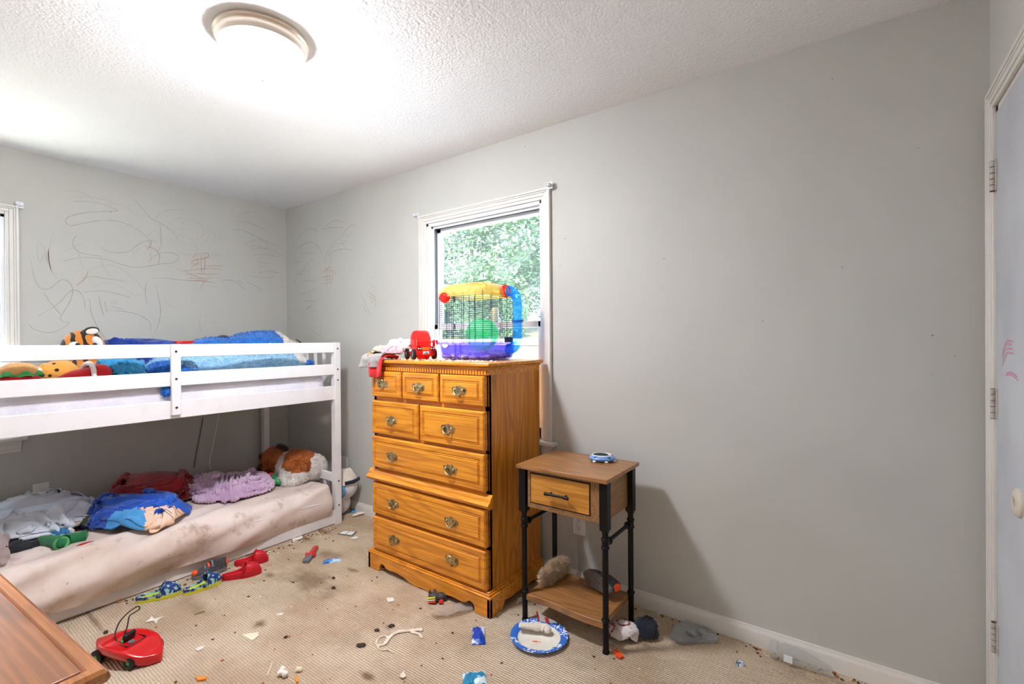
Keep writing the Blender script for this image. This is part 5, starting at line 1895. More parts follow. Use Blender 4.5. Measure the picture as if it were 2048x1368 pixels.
sn = thing('sneaker', 'dark grey and orange child sneaker between camouflage clogs and bunk bed', 'sneaker', (1.135, -1.075, 0), math.radians(-100), 'grey and orange sneakers')
sneaker(sn)
sn2 = thing('sneaker', 'dark grey and orange child sneaker tipped over on the side table shelf', 'sneaker', (3.075, -.245, .165), 0, 'grey and orange sneakers')
sneaker(sn2, .205, .042)
sn2.rotation_euler = Euler((math.radians(82), math.radians(4), math.radians(150)), 'XYZ')
sn2.location = (3.062, -.232, .170)
tosolo('sock', crumple((3.03, -.165), .05, .025, -.3, .1265, .16, .1, 24, 71, .02, crease=.006, cf=20), F['navy'], 'dark sock behind the sneaker on the side table shelf', 'sock')
b = bake(MB().ell((2.838, -.215, .160), (.028, .055, .032)).ell((2.838, -.165, .158), (.028, .045, .030)).ell((2.836, -.285, .154), (.024, .04, .026)), voxel=.008, smooth=1)
fu = thing('plush_toy', 'tan furry soft toy with a white tag at the left of the side table shelf', 'stuffed toy', (2.86, -.21, .1265))
part('body', shag(b, 7000, .026, .0022, 31, .7), F['tanfur'], fu, True, smooth=180)
part('tag', MB().box((-.012, -.001, -.010), (.012, .001, .010), M=Matrix.Translation((2.866, -.245, .178)) @ Euler((.5, .5, .6)).to_matrix().to_4x4()), F['white'], fu, True, label='white fabric tag')

# ------------------------------------------------------------------ plate and what lies on it
PC = (2.925, -.497)
pt_ = thing('paper_plate', 'white paper plate with blue patterned rim on the carpet by the side table', 'plate', (PC[0], PC[1], 0))
b = MB().lathe([(.0001, .003), (.082, .003), (.092, .008), (.098, .0145), (.121, .0185), (.124, .0178), (.121, .0165), (.099, .0125), (.093, .006), (.083, .001), (.0001, .001)], 64)
rimm = mat('plate_rim', (58, 118, 200), .5)
nt = rimm.node_tree
tc = nt.nodes.new('ShaderNodeTexCoord')
v = N_(nt, 'ShaderNodeTexNoise', Scale=34, Detail=1.0, Distortion=2.2)
nt.links.new(tc.outputs['Object'], v.inputs['Vector'])
v2 = N_(nt, 'ShaderNodeTexNoise', Scale=9, Detail=0.0)
nt.links.new(tc.outputs['Object'], v2.inputs['Vector'])
nt.links.new(mixc(nt, mth(nt, 'MULTIPLY', step(nt, v.outputs[0], .54, .57), step(nt, v2.outputs[0], .46, .5)), (52, 112, 200), (244, 246, 250)), nt.nodes['Principled BSDF'].inputs['Base Color'])
platew = mat('plate_white', (242, 236, 222), .5, col2=(230, 220, 200), ns=14)
by_pos(b, lambda p: 1 if math.hypot(p.x, p.y) > .094 and p.z > .006 else 0)
part('dish', b, [platew, rimm], pt_, smooth=60)
part('food_smear', MB().ell((.0, -.03, .0036), (.014, .004, .0012), (0, 0, .5)).ell((.018, -.022, .0034), (.004, .002, .0008)), F['orange'], pt_)
sk = [q + Vector((-.030, -.012, .006)) for q in [Vector((2.862, -.500, .026)), Vector((2.885, -.487, .030)), Vector((2.915, -.470, .026)), Vector((2.945, -.452, .024)), Vector((2.966, -.446, .022)), Vector((2.978, -.462, .018))]]
b = MB().tube(smoothline(sk, 6), [.010, .014, .016, .017, .017, .018, .018, .018, .019, .019, .019, .019, .019, .019, .019, .019, .020, .020, .021, .021, .021, .021, .022, .022, .022, .021, .020, .018, .015, .012, .008][:31], 16, flat=.62)
tosolo('sock', wobble(b, .007, 34, zmin=.0045), F['cream'], 'soiled cream child sock lying across the paper plate', 'sock')
nk = MB()
nk.grid([[Vector((2.868 + .085 * u - .0 * w_, -.418 - .012 * w_ + .035 * u, .018 + .050 * w_ * (1 - u * .75) + .002 * math.sin(u * 9))) for w_ in [k / 8 for k in range(9)]] for u in [k / 10 for k in range(11)]])
nk.grid([[Vector((2.868 + .085 * u, -.4195 - .012 * w_ + .035 * u, .018 + .050 * w_ * (1 - u * .75) + .002 * math.sin(u * 9))) for w_ in [k / 8 for k in range(9)]] for u in [k / 10 for k in range(11)]])
by_pos(nk, lambda p: 1 if (p.x < 2.877 or (2.898 < p.x < 2.915 and p.z < .046)) else 0)
tosolo('napkin', nk, [F['white'], F['red']], 'white paper packet with red marks standing behind the sock on the plate', 'wrapper')

# ------------------------------------------------------------------ clothes and bottle along the skirting
st_ = thing('child_shirt', 'white and navy child garment with red lettering beside the side table', 'clothing', (3.25, -.24, 0))
b = crumple((3.215, -.272), .075, .062, .3, 0, .2, .17, 30, 81, .055, crease=.006, cf=20)
part('white_panel', b, fabric('garment_white', (232, 222, 216), (214, 200, 194)), st_, True, smooth=180)
bvh = _bv.BVHTree.FromPolygons([tuple(p) for p in b.v], b.f)
fc = bpy.data.curves.new('lettering', 'FONT')
fc.body = 'SO'
fc.size = .085
fc.extrude = .001
fc.align_x = 'CENTER'
fo = bpy.data.objects.new('tmp', fc)
COL.objects.link(fo)
dgx = bpy.context.evaluated_depsgraph_get()
me = bpy.data.meshes.new_from_object(fo.evaluated_get(dgx))
bm = bmesh.new(); bm.from_mesh(me)
bmesh.ops.triangulate(bm, faces=bm.faces)
bmesh.ops.subdivide_edges(bm, edges=[e for e in bm.edges if e.calc_length() > .01], cuts=3)
bm.to_mesh(me); bm.free()
lt = MB()
Rl = Matrix.Translation((3.212, -.302, 0)) @ Matrix.Rotation(.62, 4, 'Z')
vv = []
for v in me.vertices:
    p = Rl @ v.co
    h = bvh.ray_cast(Vector((p.x, p.y, .4)), Vector((0, 0, -1)))[0]
    vv.append(Vector((p.x, p.y, (h.z if h else .004) + .0006 + max(0, v.co.z))))
lt.add(vv, [list(f.vertices) for f in me.polygons])
bpy.data.objects.remove(fo)
part('lettering', lt, fabric('maroon_print', (150, 44, 58)), st_, True, smooth=0)
b = crumple((3.290, -.205), .062, .058, .5, 0, .19, .17, 28, 83, .062, crease=.007, cf=11)
part('navy_panel', b, F['navy'], st_, True, smooth=180)

gpx = [(1341, 1277), (1352, 1256), (1366, 1249), (1386, 1247), (1400, 1253), (1414, 1262), (1424, 1268), (1437, 1281), (1428, 1288), (1404, 1287), (1378, 1290), (1356, 1289)]
pg = [fl(*q) for q in gpx]
for p in pg: p.y = min(p.y, -.026)
ol = smoothline(pg + [pg[0]], 4)[:-1]
gv = thing('glove', 'grey knit child glove lying on the carpet against the baseboard', 'glove', (3.46, -.1, 0))
b = sheetmb([(p.x, p.y) for p in ol], 0, .013, .004, 3)
part('palm', wobble(b, .004, 40, zmin=0), F['grey'], gv, True, smooth=60)
for (q0, q1) in (((1375, 1262), (1392, 1272)), ((1398, 1262), (1412, 1272))):
    a, c = fl(*q0, .018), fl(*q1, .018)
    for e in (a, c): e.y = min(e.y, -.05)
    part('finger', wobble(MB().tube([a, a.lerp(c, .5) + Vector((0, 0, .006)), c], [.012, .015, .011], 12, flat=.7), .003, 50), F['grey'], gv, True, smooth=180)
a, c = fl(1403, 1276, .014), fl(1430, 1272, .012)
a.y, c.y = min(a.y, -.05), min(c.y, -.045)
part('finger', MB().tube([a, a.lerp(c, .6), c], [.012, .012, .008], 12, flat=.8), F['grey'], gv, True, smooth=180)

P_['clearpl'] = clear('clear_packaging', (246, 246, 244), (226, 224, 220), .72, .08)
bt = thing('plastic_package', 'empty clear plastic package lying against the baseboard at right', 'package', (3.85, -.05, 0))
ax0, ax1 = Vector((3.748, -.055, .031)), Vector((3.955, -.048, .031))
def ringsec(x, r, zc): return [(x, -.052 + r * .95 * math.cos(2 * PI * k / 20), zc + r * math.sin(2 * PI * k / 20)) for k in range(20)]


rows = [ringsec(3.748, .026, .033), ringsec(3.752, .032, .033), ringsec(3.775, .033, .034), ringsec(3.778, .030, .033), ringsec(3.79, .030, .033), ringsec(3.793, .033, .034), ringsec(3.84, .033, .034), ringsec(3.86, .030, .031), ringsec(3.90, .026, .027), ringsec(3.95, .018, .019), ringsec(3.958, .012, .016)]
b = MB().grid(rows, cv=True)
b.f += [list(range(20))[::-1], [200 + k for k in range(20)]]; b.mi += [0, 0]
part('shell', b, P_['clearpl'], bt, True, smooth=40)
part('label_strip', MB().box((3.80, -.0865, .018), (3.83, -.0855, .046)), P_['whitepl'], bt, True)

# ------------------------------------------------------------------ toys and litter on the carpet
a0, b0 = Vector((1.475, -1.632, 0)), Vector((1.765, -1.505, 0))
dd = (b0 - a0)
cr = thing('toy_racer', 'red toy racing car shell with black cockpit by the low dresser corner', 'toy car', (a0 + b0) / 2, math.atan2(dd.y, dd.x))
L = dd.length
rows = []
n = 26
for i in range(n + 1):
    t = i / n
    x = -L / 2 + L * t
    hw = .068 * (math.sin(PI * (.16 + .84 * t) ** 1.05) ** .45 if t < 1 else 0)
    hw = max(.004, .070 * (1 - abs(2 * t - 1.0) ** 3.2) * (.72 + .28 * min(1, t * 2)) + .006)
    zt = .050 + .022 * math.sin(PI * min(1, t * 1.15)) - .018 * max(0, t - .7) / .3
    row = []
    for k in range(25):
        a = 2 * PI * k / 24
        c, s_ = math.cos(a), math.sin(a)
        y = hw * (abs(c) ** .55) * (1 if c > 0 else -1)
        z = zt - .004 + (.012 if s_ > 0 else .040) * (abs(s_) ** .6) * (1 if s_ > 0 else -1)
        if s_ > 0: z -= .010 * (1 - abs(c)) * (1 if .30 < t < .62 else .3)   # dished deck
        row.append((x, y, max(z, .006)))
    rows.append(row[:24])
mb = MB().grid(rows, cv=True)
mb.f += [list(range(24))[::-1], [n * 24 + k for k in range(24)]]; mb.mi += [0, 0]
part('shell', mb, F['redgloss'], cr, smooth=60)
ck = loft([(rrect(-.028, .052, -.040, .040, .018), .050), (rrect(-.028, .052, -.040, .040, .018), .071), (rrect(-.024, .048, -.036, .036, .016), .0725), (rrect(-.020, .044, -.032, .032, .014), .060)], (True, True))
part('cockpit', ck, F['blackpl'], cr, smooth=40)
st2 = MB().box((-.028, -.024, .062), (-.012, .024, .100), M=Matrix.Rotation(.25, 4, 'Y')).box((.012, -.022, .058), (.034, .022, .066))
part('seat', st2, F['blackpl'], cr, bevel=.004)
part('driver', MB().ell((-.004, -.020, .076), (.008, .008, .012)).ell((-.004, -.020, .090), (.006, .006, .007)), F['lime'], cr, smooth=180)
part('engine_disc', MB().tube([(.022, -.006, .064), (.022, -.006, .072)], .012, 18), F['greypl'], cr)
cord = smoothline([(-.035, -.018, .068), (-.065, -.004, .085), (-.072, .018, .120), (-.052, .032, .150), (-.020, .040, .176), (-.004, .046, .182), (.002, .044, .172), (-.018, .036, .158), (-.030, .028, .148), (-.022, .014, .122), (-.016, 0, .100), (-.018, -.012, .076)], 6)
part('cord', MB().tube(cord, .0024, 8), F['blackpl'], cr)
for x, q in ((-.085, -1), (-.085, 1), (.075, -1), (.075, 1)):
    Mx = Matrix.Translation((x, q * .056, .027)) @ Matrix.Rotation(-q * PI / 2, 4, 'X')
    wq = part('wheel', MB().lathe([(.0001, -.013), (.022, -.013), (.027, -.009), (.027, .009), (.022, .013), (.012, .013), (.011, .009), (.0001, .009)], 22, M=Mx), F['blackpl'], cr)
    part('hub', MB().lathe([(.0001, .0105), (.009, .0105), (.010, .008)], 12, M=Mx), F['lime'], wq)
rt = fl(621, 1114)
tw = thing('toy_wrench', 'red and grey plastic toy tool lying on the carpet near the red clogs', 'toy', (rt.x, rt.y, 0), math.atan2(.166, -.142) + .0)
part('handle', MB().box((-.015, -.014, .002), (.105, .014, .026)), F['redgloss'], tw, bevel=.006)
part('knob', MB().tube([(-.005, -.030, .014), (-.005, .026, .014)], .014, 12), F['redgloss'], tw)
part('tip', loft([(rrect(-.085, -.010, -.020, .020, .012), .002), (rrect(-.085, -.010, -.020, .020, .012), .018), (rrect(-.080, -.012, -.016, .016, .010), .022)], (True, True)), F['greypl'], tw, smooth=50)

W_ = {}
W_['bluew'] = mat('blue_foil', (40, 120, 196), .3, col2=(196, 226, 240), ns=30, nd=1, contrast=(.5, .56), bump=(60, .6, .006))
W_['tealw'] = mat('teal_foil', (24, 134, 176), .3, col2=(222, 238, 240), ns=26, nd=1, contrast=(.52, .58), bump=(60, .6, .006))
W_['deepblue'] = mat('royal_blue_foil', (20, 70, 176), .3, col2=(230, 236, 246), ns=22, nd=1, contrast=(.54, .6), bump=(60, .6, .006))
W_['card'] = mat('cardboard', (188, 126, 74), .9)
W_['paper'] = mat('paper_scrap', (240, 234, 224), .8, col2=(224, 214, 200), ns=30)
W_['ivory'] = mat('ivory_plastic', (238, 228, 202), .6)
W_['film'] = clear('clear_film', (244, 238, 232), (226, 214, 204), .72, .1)
W_['tissue'] = mat('torn_tissue', (238, 224, 208), .95, col2=(222, 204, 184), ns=30, bump=(60, .5, .004))


def wrapper(px0, px1, wd, mt_, label, z=0.0, group=None):
    """flat sealed sachet with crimped ends, slightly crumpled"""
    a, b = fl(*px0), fl(*px1)
    d = b - a
    t = thing('candy_wrapper', label, 'wrapper', (a + b) / 2, math.atan2(d.y, d.x), group)
    L = d.length
    rows = []
    for i in range(23):
        u = i / 22
        e = min(1, min(u, 1 - u) / .16)
        row = []
        for k in range(17):
            v = k / 16 * 2 - 1
            zz = .003 + .014 * e * (1 - v * v) ** .6 + .004 * nz(u * 8 + a.x * 30, v * 3, a.y * 9)
            row.append((-L / 2 + L * u + (.0015 if k % 2 else -.0015) * (1 if i in (0, 22) else 0), wd / 2 * v * (1 - .12 * e * 0) * (.92 + .08 * (1 - e)), max(zz, .001)))
        rows.append(row)
    bot = [[(x, y, .0004) for x, y, z in r] for r in rows]
    mb = MB().grid([r + q[::-1] for r, q in zip(rows, bot)], cv=True)
    part('sachet', mb, mt_, t, smooth=60)
    cr_ = MB()
    for q in (-1, 1):
        for k in range(4): cr_.box((q * (L / 2 - .002 - k * .003) - .0006, -wd * .46, .0035), (q * (L / 2 - .002 - k * .003) + .0006, wd * .46, .0048))
    part('crimp', cr_, mt_, t)
    return t


wrapper((646, 1126), (682, 1121), .034, W_['bluew'], 'light blue and white snack wrapper beside the red toy tool')
wrapper((957, 1290), (957, 1256), .062, W_['deepblue'], 'royal blue and white torn wrapper on the carpet in front of the dresser')
wrapper((926, 1362), (972, 1357), .078, W_['tealw'], 'teal wrapper at the bottom edge of the photo below the plate')
wrapper((700, 1024), (722, 1020), .06, W_['tealw'], 'teal and pink packet against the baseboard behind the bunk post')
wrapper((687, 1022), (702, 1021), .05, mat('dark_print_foil', (70, 52, 42), .5, col2=(196, 190, 150), ns=40, nd=1, contrast=(.48, .54)), 'dark patterned wrapper behind the bunk post')


def scrap(name, px, mt_, label, cat, th=.0015, curl=.004, group=None, seed=1):
    ps = [fl(*q) for q in px]
    return solo(name, sheetmb([(p.x, p.y) for p in ps], 0, th, curl, seed), mt_, label, cat, group, smooth=40)


scrap('plastic_chip', [(484, 1271), (517, 1266), (517, 1273), (507, 1281), (503, 1282)], W_['ivory'], 'ivory triangular plastic piece on the carpet left of centre', 'scrap', .004, .001)
scrap('paper_scrap', [(290, 1246), (300, 1239), (303, 1234), (309, 1239), (330, 1233), (316, 1240), (313, 1250), (307, 1243)], W_['paper'], 'white star-shaped torn paper below the camouflage clog', 'paper scrap', .001, .006)
scrap('paper_scrap', [(285, 1278), (298, 1271), (308, 1268), (312, 1272), (300, 1276)], W_['paper'], 'white paper scrap just above the red toy racing car', 'paper scrap', .001, .008)
scrap('paper_scrap', [(389, 1300), (402, 1294), (409, 1293), (406, 1298), (396, 1304)], W_['paper'], 'white leaf-shaped scrap on the carpet right of the red toy racing car', 'paper scrap', .001, .006)
scrap('paper_scrap', [(553, 1228), (567, 1226), (565, 1230), (555, 1232)], W_['paper'], 'tiny white strip on the carpet right of the ivory triangle', 'paper scrap', .001, .003)
scrap('paper_scrap', [(799, 1358), (801, 1350), (807, 1345), (810, 1350), (812, 1355), (806, 1360)], W_['tissue'], 'small torn white paper near the bottom edge of the photo', 'paper scrap', .002, .01)
scrap('paper_chip', [(773, 1198), (786, 1197), (789, 1203), (776, 1207)], W_['paper'], 'small white square chip on the carpet before the dresser', 'scrap', .005, .002)
scrap('paper_scrap', [(584, 1079), (604, 1072), (606, 1076), (586, 1085)], W_['paper'], 'white paper strip along the base of the bunk bed', 'paper scrap', .001, .004)
scrap('paper_scrap', [(700, 1078), (712, 1074), (718, 1077), (708, 1081)], W_['paper'], 'crumpled white bit just below the two framed cards', 'paper scrap', .003, .006)
scrap('cardboard_scrap', [(229, 1197), (246, 1192), (252, 1198), (238, 1206), (233, 1207)], W_['card'], 'torn brown cardboard piece at the bunk base left of the clogs', 'scrap', .003, .012)
scrap('paper_scrap', [(1031, 1212), (1036, 1199), (1046, 1196), (1053, 1190), (1053, 1199), (1042, 1206)], W_['tissue'], 'torn white paper between dresser foot and side table leg', 'paper scrap', .002, .01)
scrap('orange_rind', [(1226, 1304), (1234, 1302), (1240, 1308), (1247, 1316), (1240, 1320), (1232, 1316)], F['orange'], 'orange rind on the carpet beside the front table leg', 'food scrap', .006, .008)
scrap('cracker_piece', [(391, 1358), (402, 1356), (414, 1357), (411, 1362), (396, 1364)], mat('cracker', (226, 140, 50), .8), 'orange cracker piece at the bottom edge right of the toy racer', 'food scrap', .006, .004)
scrap('cracker_piece', [(590, 1358), (595, 1356), (597, 1366), (592, 1368)], mat('cracker_crumb', (230, 150, 40), .8), 'orange crumb beside the popcorn at the bottom edge', 'food scrap', .006, .004)
b = MB()
for q in ((560, 1352), (570, 1354), (566, 1346)):
    p = fl(*q)
    b.ell((p.x, p.y, .012), (.013, .012, .012))
b = wobble(bake(b, voxel=.004, smooth=1), .006, 90, zmin=0)
tosolo('popcorn', b, W_['paper'], 'white puff of stuffing at the bottom edge of the photo', 'scrap')
p = fl(596, 1343)
tosolo('popcorn', wobble(bake(MB().ell((p.x, p.y, .009), (.011, .011, .009)).ell((p.x + .008, p.y + .006, .009), (.008, .008, .009)), voxel=.003, smooth=1), .005, 110, zmin=0), W_['ivory'], 'yellowish popcorn piece on the carpet near the bottom edge', 'food scrap')
solo('stick', MB().tube([fl(389, 1229, .003), fl(400, 1225, .003), fl(409, 1222, .003)], .003, 8), mat('olive_stick', (140, 128, 50), .8), 'thin olive stick on the carpet below the camouflage clogs', 'stick')
solo('stick', MB().tube([fl(534, 1352, .003), fl(540, 1338, .003), fl(544, 1326, .003)], .0025, 8), W_['ivory'], 'thin pale stick on the carpet left of the popcorn', 'stick')
# two white framed cards
cd0 = thing('card_pair', 'pair of white square tiles in one frame on the carpet beyond the red toy', 'card', fl(695, 1068), 0)
qs = [fl(*q) - fl(695, 1068) for q in ((675, 1069), (686, 1062.5), (714, 1064), (705, 1073))]
part('frame', sheetmb([(q.x, q.y) for q in qs], 0, .004, 0), mat('frame_brown', (110, 92, 72), .6), cd0)
for f0, f1 in ((.08, .47), (.53, .92)):
    A_, B_, C_, D_ = qs
    e = lambda u, v: (A_.lerp(D_, u)).lerp(B_.lerp(C_, u), v)
    pp = [e(f0, .12), e(f1, .12), e(f1, .88), e(f0, .88)]
    part('tile', sheetmb([(q.x, q.y) for q in pp], .004, .002, 0), P_['whitepl'], cd0)
# torn lace / tissue strips
b = MB()
for pts, r in (([(752, 1287), (757, 1276), (770, 1271), (776, 1279), (770, 1288), (757, 1290), (752, 1287)], .006), ([(770, 1287), (784, 1270), (800, 1263), (820, 1261), (836, 1259), (846, 1260)], .010), ([(822, 1264), (838, 1268), (845, 1276)], .008), ([(755, 1292), (762, 1299), (776, 1299), (787, 1304)], .005)):
    b.tube(smoothline([fl(x, y, .005) for x, y in pts], 7), r, 8, flat=.4)
tosolo('torn_lace', wobble(bake(b, voxel=.004, smooth=1), .003, 80, zmin=0), W_['tissue'], 'torn white lace strip lying on the carpet in front of the dresser', 'scrap')
b = sheetmb([(p.x, p.y) for p in [fl(*q) for q in ((862, 1232), (872, 1222), (890, 1220), (914, 1213), (926, 1208), (944, 1212), (946, 1224), (920, 1232), (892, 1238), (872, 1240))]], 0, .001, .03, 7, 12)
tosolo('plastic_film', wobble(b, .010, 26, zmin=.0005), W_['film'], 'crumpled clear plastic film on the carpet before the dresser', 'wrapper', smooth=60)
b = MB().tube([fl(705, 1032, .012), fl(716, 1028, .014), fl(730, 1025, .012), fl(744, 1023, .010)], [.010, .016, .014, .008], 12, flat=.7)
tosolo('crumpled_tissue', wobble(b, .008, 50, zmin=0), W_['tissue'], 'crumpled white tissue on the carpet left of the dresser foot', 'scrap', smooth=60)
# dark toy with coloured bars
p = fl(868, 1203)
ty = thing('toy_figure', 'small dark grey toy with yellow and red bars on the carpet by the dresser', 'toy', (p.x, p.y, 0), .5)
b = bake(MB().ell((0, 0, .022), (.030, .026, .022)).ell((.03, .012, .020), (.026, .022, .020)).ell((-.020, -.004, .046), (.008, .006, .014)).ell((.0, .016, .044), (.008, .006, .013)).ell((.050, .014, .016), (.012, .012, .016)), voxel=.004, smooth=2)
part('body', b, F['solegrey'] if False else mat('charcoal_rubber', (62, 60, 60), .6), ty, smooth=180)
for k, c in enumerate(('yellow', 'white', 'orange')):
    part('bar', MB().box((-.022, -.030 - .001 * k, .028 - k * .009), (.018, -.018, .033 - k * .009), M=Matrix.Rotation(-.15, 4, 'Y')), F[c], ty, bevel=.001)
part('tail', MB().ell((.040, -.016, .010), (.012, .012, .010)), F['red'], ty, smooth=180)
# bits under the dresser
for (px, py), c, lab in (((780, 1137), 'red', 'small red toy bit under the left end of the dresser'), ((805, 1145), 'redrub', 'red toy bit under the dresser apron left of the middle'), ((797, 1152), 'yellow', 'tiny yellow toy bit under the dresser apron')):
    p = fl(px, py)
    tosolo('toy_piece', wobble(bake(MB().ell((p.x, p.y + .03, .010), (.016, .014, .010)), sub=1), .005, 60, zmin=0), F[c], lab, 'toy')
p = fl(770, 1138)
scrap('paper_scrap', [(763, 1142), (768, 1132), (774, 1128), (776, 1133), (770, 1140)], W_['tissue'], 'white torn scrap under the left foot of the dresser', 'paper scrap', .003, .015)
p = fl(1480, 1330)
solo('bottle_cap', MB().lathe([(.0001, .012), (.012, .012), (.014, .010), (.015, 0), (.0125, 0), (.012, .008), (.0001, .008)], 20, M=Matrix.Translation((p.x, p.y, 0))), mat('cap_blue', (60, 84, 120), .4, col2=(210, 220, 228), ns=60, contrast=(.45, .5)), 'small blue and white bottle cap on the carpet near the plastic package', 'bottle cap')
for q, r, lab in (((667, 1157), .012, 'dark round bit on the carpet, farther of two below the blue wrapper'), ((667, 1177), .013, 'dark round bit on the carpet, nearer of two below the blue wrapper'), ((722, 1292), .020, 'black crumb left of the torn lace strip'), ((203 + 9, 1266), .012, 'brown nut-like bit on the carpet above the toy racer'), ((571, 1276), .010, 'small black curl right of the ivory triangle'), ((754, 1262), .013, 'dark round spot above the torn lace strip'), ((783, 1253), .015, 'grey brown disc above the torn lace strip')):
    p = fl(*q)
    solo('crumb', wobble(MB().ell((p.x, p.y, .004), (r, r * .7, .005), (0, 0, p.x * 7), 12, 8), .003, 90, zmin=0), mat('dark_crumb', (58, 44, 32), .8), lab, 'crumb', smooth=180)
# crumbs beyond counting
rnd = random.Random(77)
cb_ = MB()
n_ = 0
while n_ < 520:
    x, y = rnd.uniform(1.12, 4.2), rnd.uniform(-1.9, -.03)
    if rnd.random() < .35: x, y = 1.085 + abs(rnd.gauss(0, .05)), rnd.uniform(-1.7, -.25)
    elif rnd.random() < .2: x, y = rnd.uniform(3.2, 4.2), -.02 - abs(rnd.gauss(0, .02))
    if (DX0 - .03 < x < DX1 + .03 and y > DYF - .03) or (2.8 < x < 3.05 and -.63 < y < -.36) or (y < -1.45 and x < 1.85): continue
    r = rnd.uniform(.0018, .0055)
    mi = 0 if rnd.random() < .55 else (1 if rnd.random() < .6 else 2)
    cb_.ell((x, y, r * .4), (r * rnd.uniform(.8, 1.8), r, r * .7), (0, 0, rnd.random() * 3), 6, 4, mi)
    n_ += 1
solo('crumbs', cb_, [mat('brown_crumbs', (84, 58, 38), .9), mat('pale_crumbs', (236, 224, 204), .9), mat('rust_crumbs', (190, 96, 50), .9)], 'brown, pale and orange crumbs scattered over the beige carpet', 'crumbs', None, 'stuff', smooth=0)

# ------------------------------------------------------------------ wall fittings and wall marks
def outlet(p, nrm, label, blank=False):
    n = Vector(nrm)
    t = Vector((0, 0, 1)).cross(n)
    o = thing('wall_outlet' if not blank else 'wall_plate', label, 'electrical outlet' if not blank else 'wall plate', p)
    A = Matrix((t, Vector((0, 0, 1)), n)).transposed().to_4x4()
    part('cover_plate', MB().box((-.036, -.058, 0), (.036, .058, .005), M=A), P_['whitepl'], o, bevel=.002)
    if not blank:
        for z in (-.020, .020):
            r = part('receptacle', MB().prism([(.0165 * math.cos(2 * PI * k / 20), z + .0145 * math.sin(2 * PI * k / 20)) for k in range(20)], .005, .0075, 'z', M=A), P_['whitepl'], o)
            part('slot', MB().box((-.0075, z + .001, .0074), (-.0055, z + .009, .0079), M=A).box((.0055, z + .001, .0074), (.0075, z + .008, .0079), M=A).tube([A @ Vector((0, z - .006, .0074)), A @ Vector((0, z - .006, .0079))], .0024, 10), F['blackpl'], r)
    else:
        part('slot', MB().box((-.004, -.012, .0049), (.004, .012, .0056), M=A), P_['whitepl'], o)


outlet(wa(1159, 1047), (0, -1, 0), 'white double electrical outlet on the wall under the side table')
outlet(wa(690, 928), (0, -1, 0), 'white wall plate on the window wall behind the bunk post', True)
outlet(wb(82, 985), (1, 0, 0), 'white wall plate on the wall above the grey sheet', True)
solo('cord', MB().tube(smoothline([wb(x, y, .008) for x, y in ((438, 828), (432, 860), (425, 895), (419, 925), (421, 940))], 6), .004, 8), P_['whitepl'], 'white cord hanging on the wall under the upper bunk', 'cord')
solo('cord', MB().tube(smoothline([wb(x, y, .007) for x, y in ((406, 835), (400, 870), (393, 905), (388, 935))], 6), .003, 8), F['greypl'], 'grey tube standing for a dark crack in the wall left of the white cord', 'cord')  # dark crack in the wall, drawn as a thin grey tube


def scrib(name, parent_name, lines, tow, wd, mt_, nrm):
    mb = MB()
    n = Vector(nrm)
    for ln in lines:
        pts = [tow(x, y) for x, y in ln]
        pts = smoothline(pts, 7)
        L_, R_ = [], []
        for i, p in enumerate(pts):
            t = pts[min(i + 1, len(pts) - 1)] - pts[max(i - 1, 0)]
            s_ = n.cross(t).normalized()
            w_ = wd * (.55 + .45 * math.sin(PI * min(1, max(0, i / (len(pts) - 1))))) * (.8 + .4 * nz(i * .3, p.z * 9, p.y * 5))
            L_.append(p + s_ * w_ + n * .0006); R_.append(p - s_ * w_ + n * .0006)
        mb.grid([L_, R_])
    o = struct(name, mb, mt_, bpy.data.objects[parent_name], smooth=0)
    return o


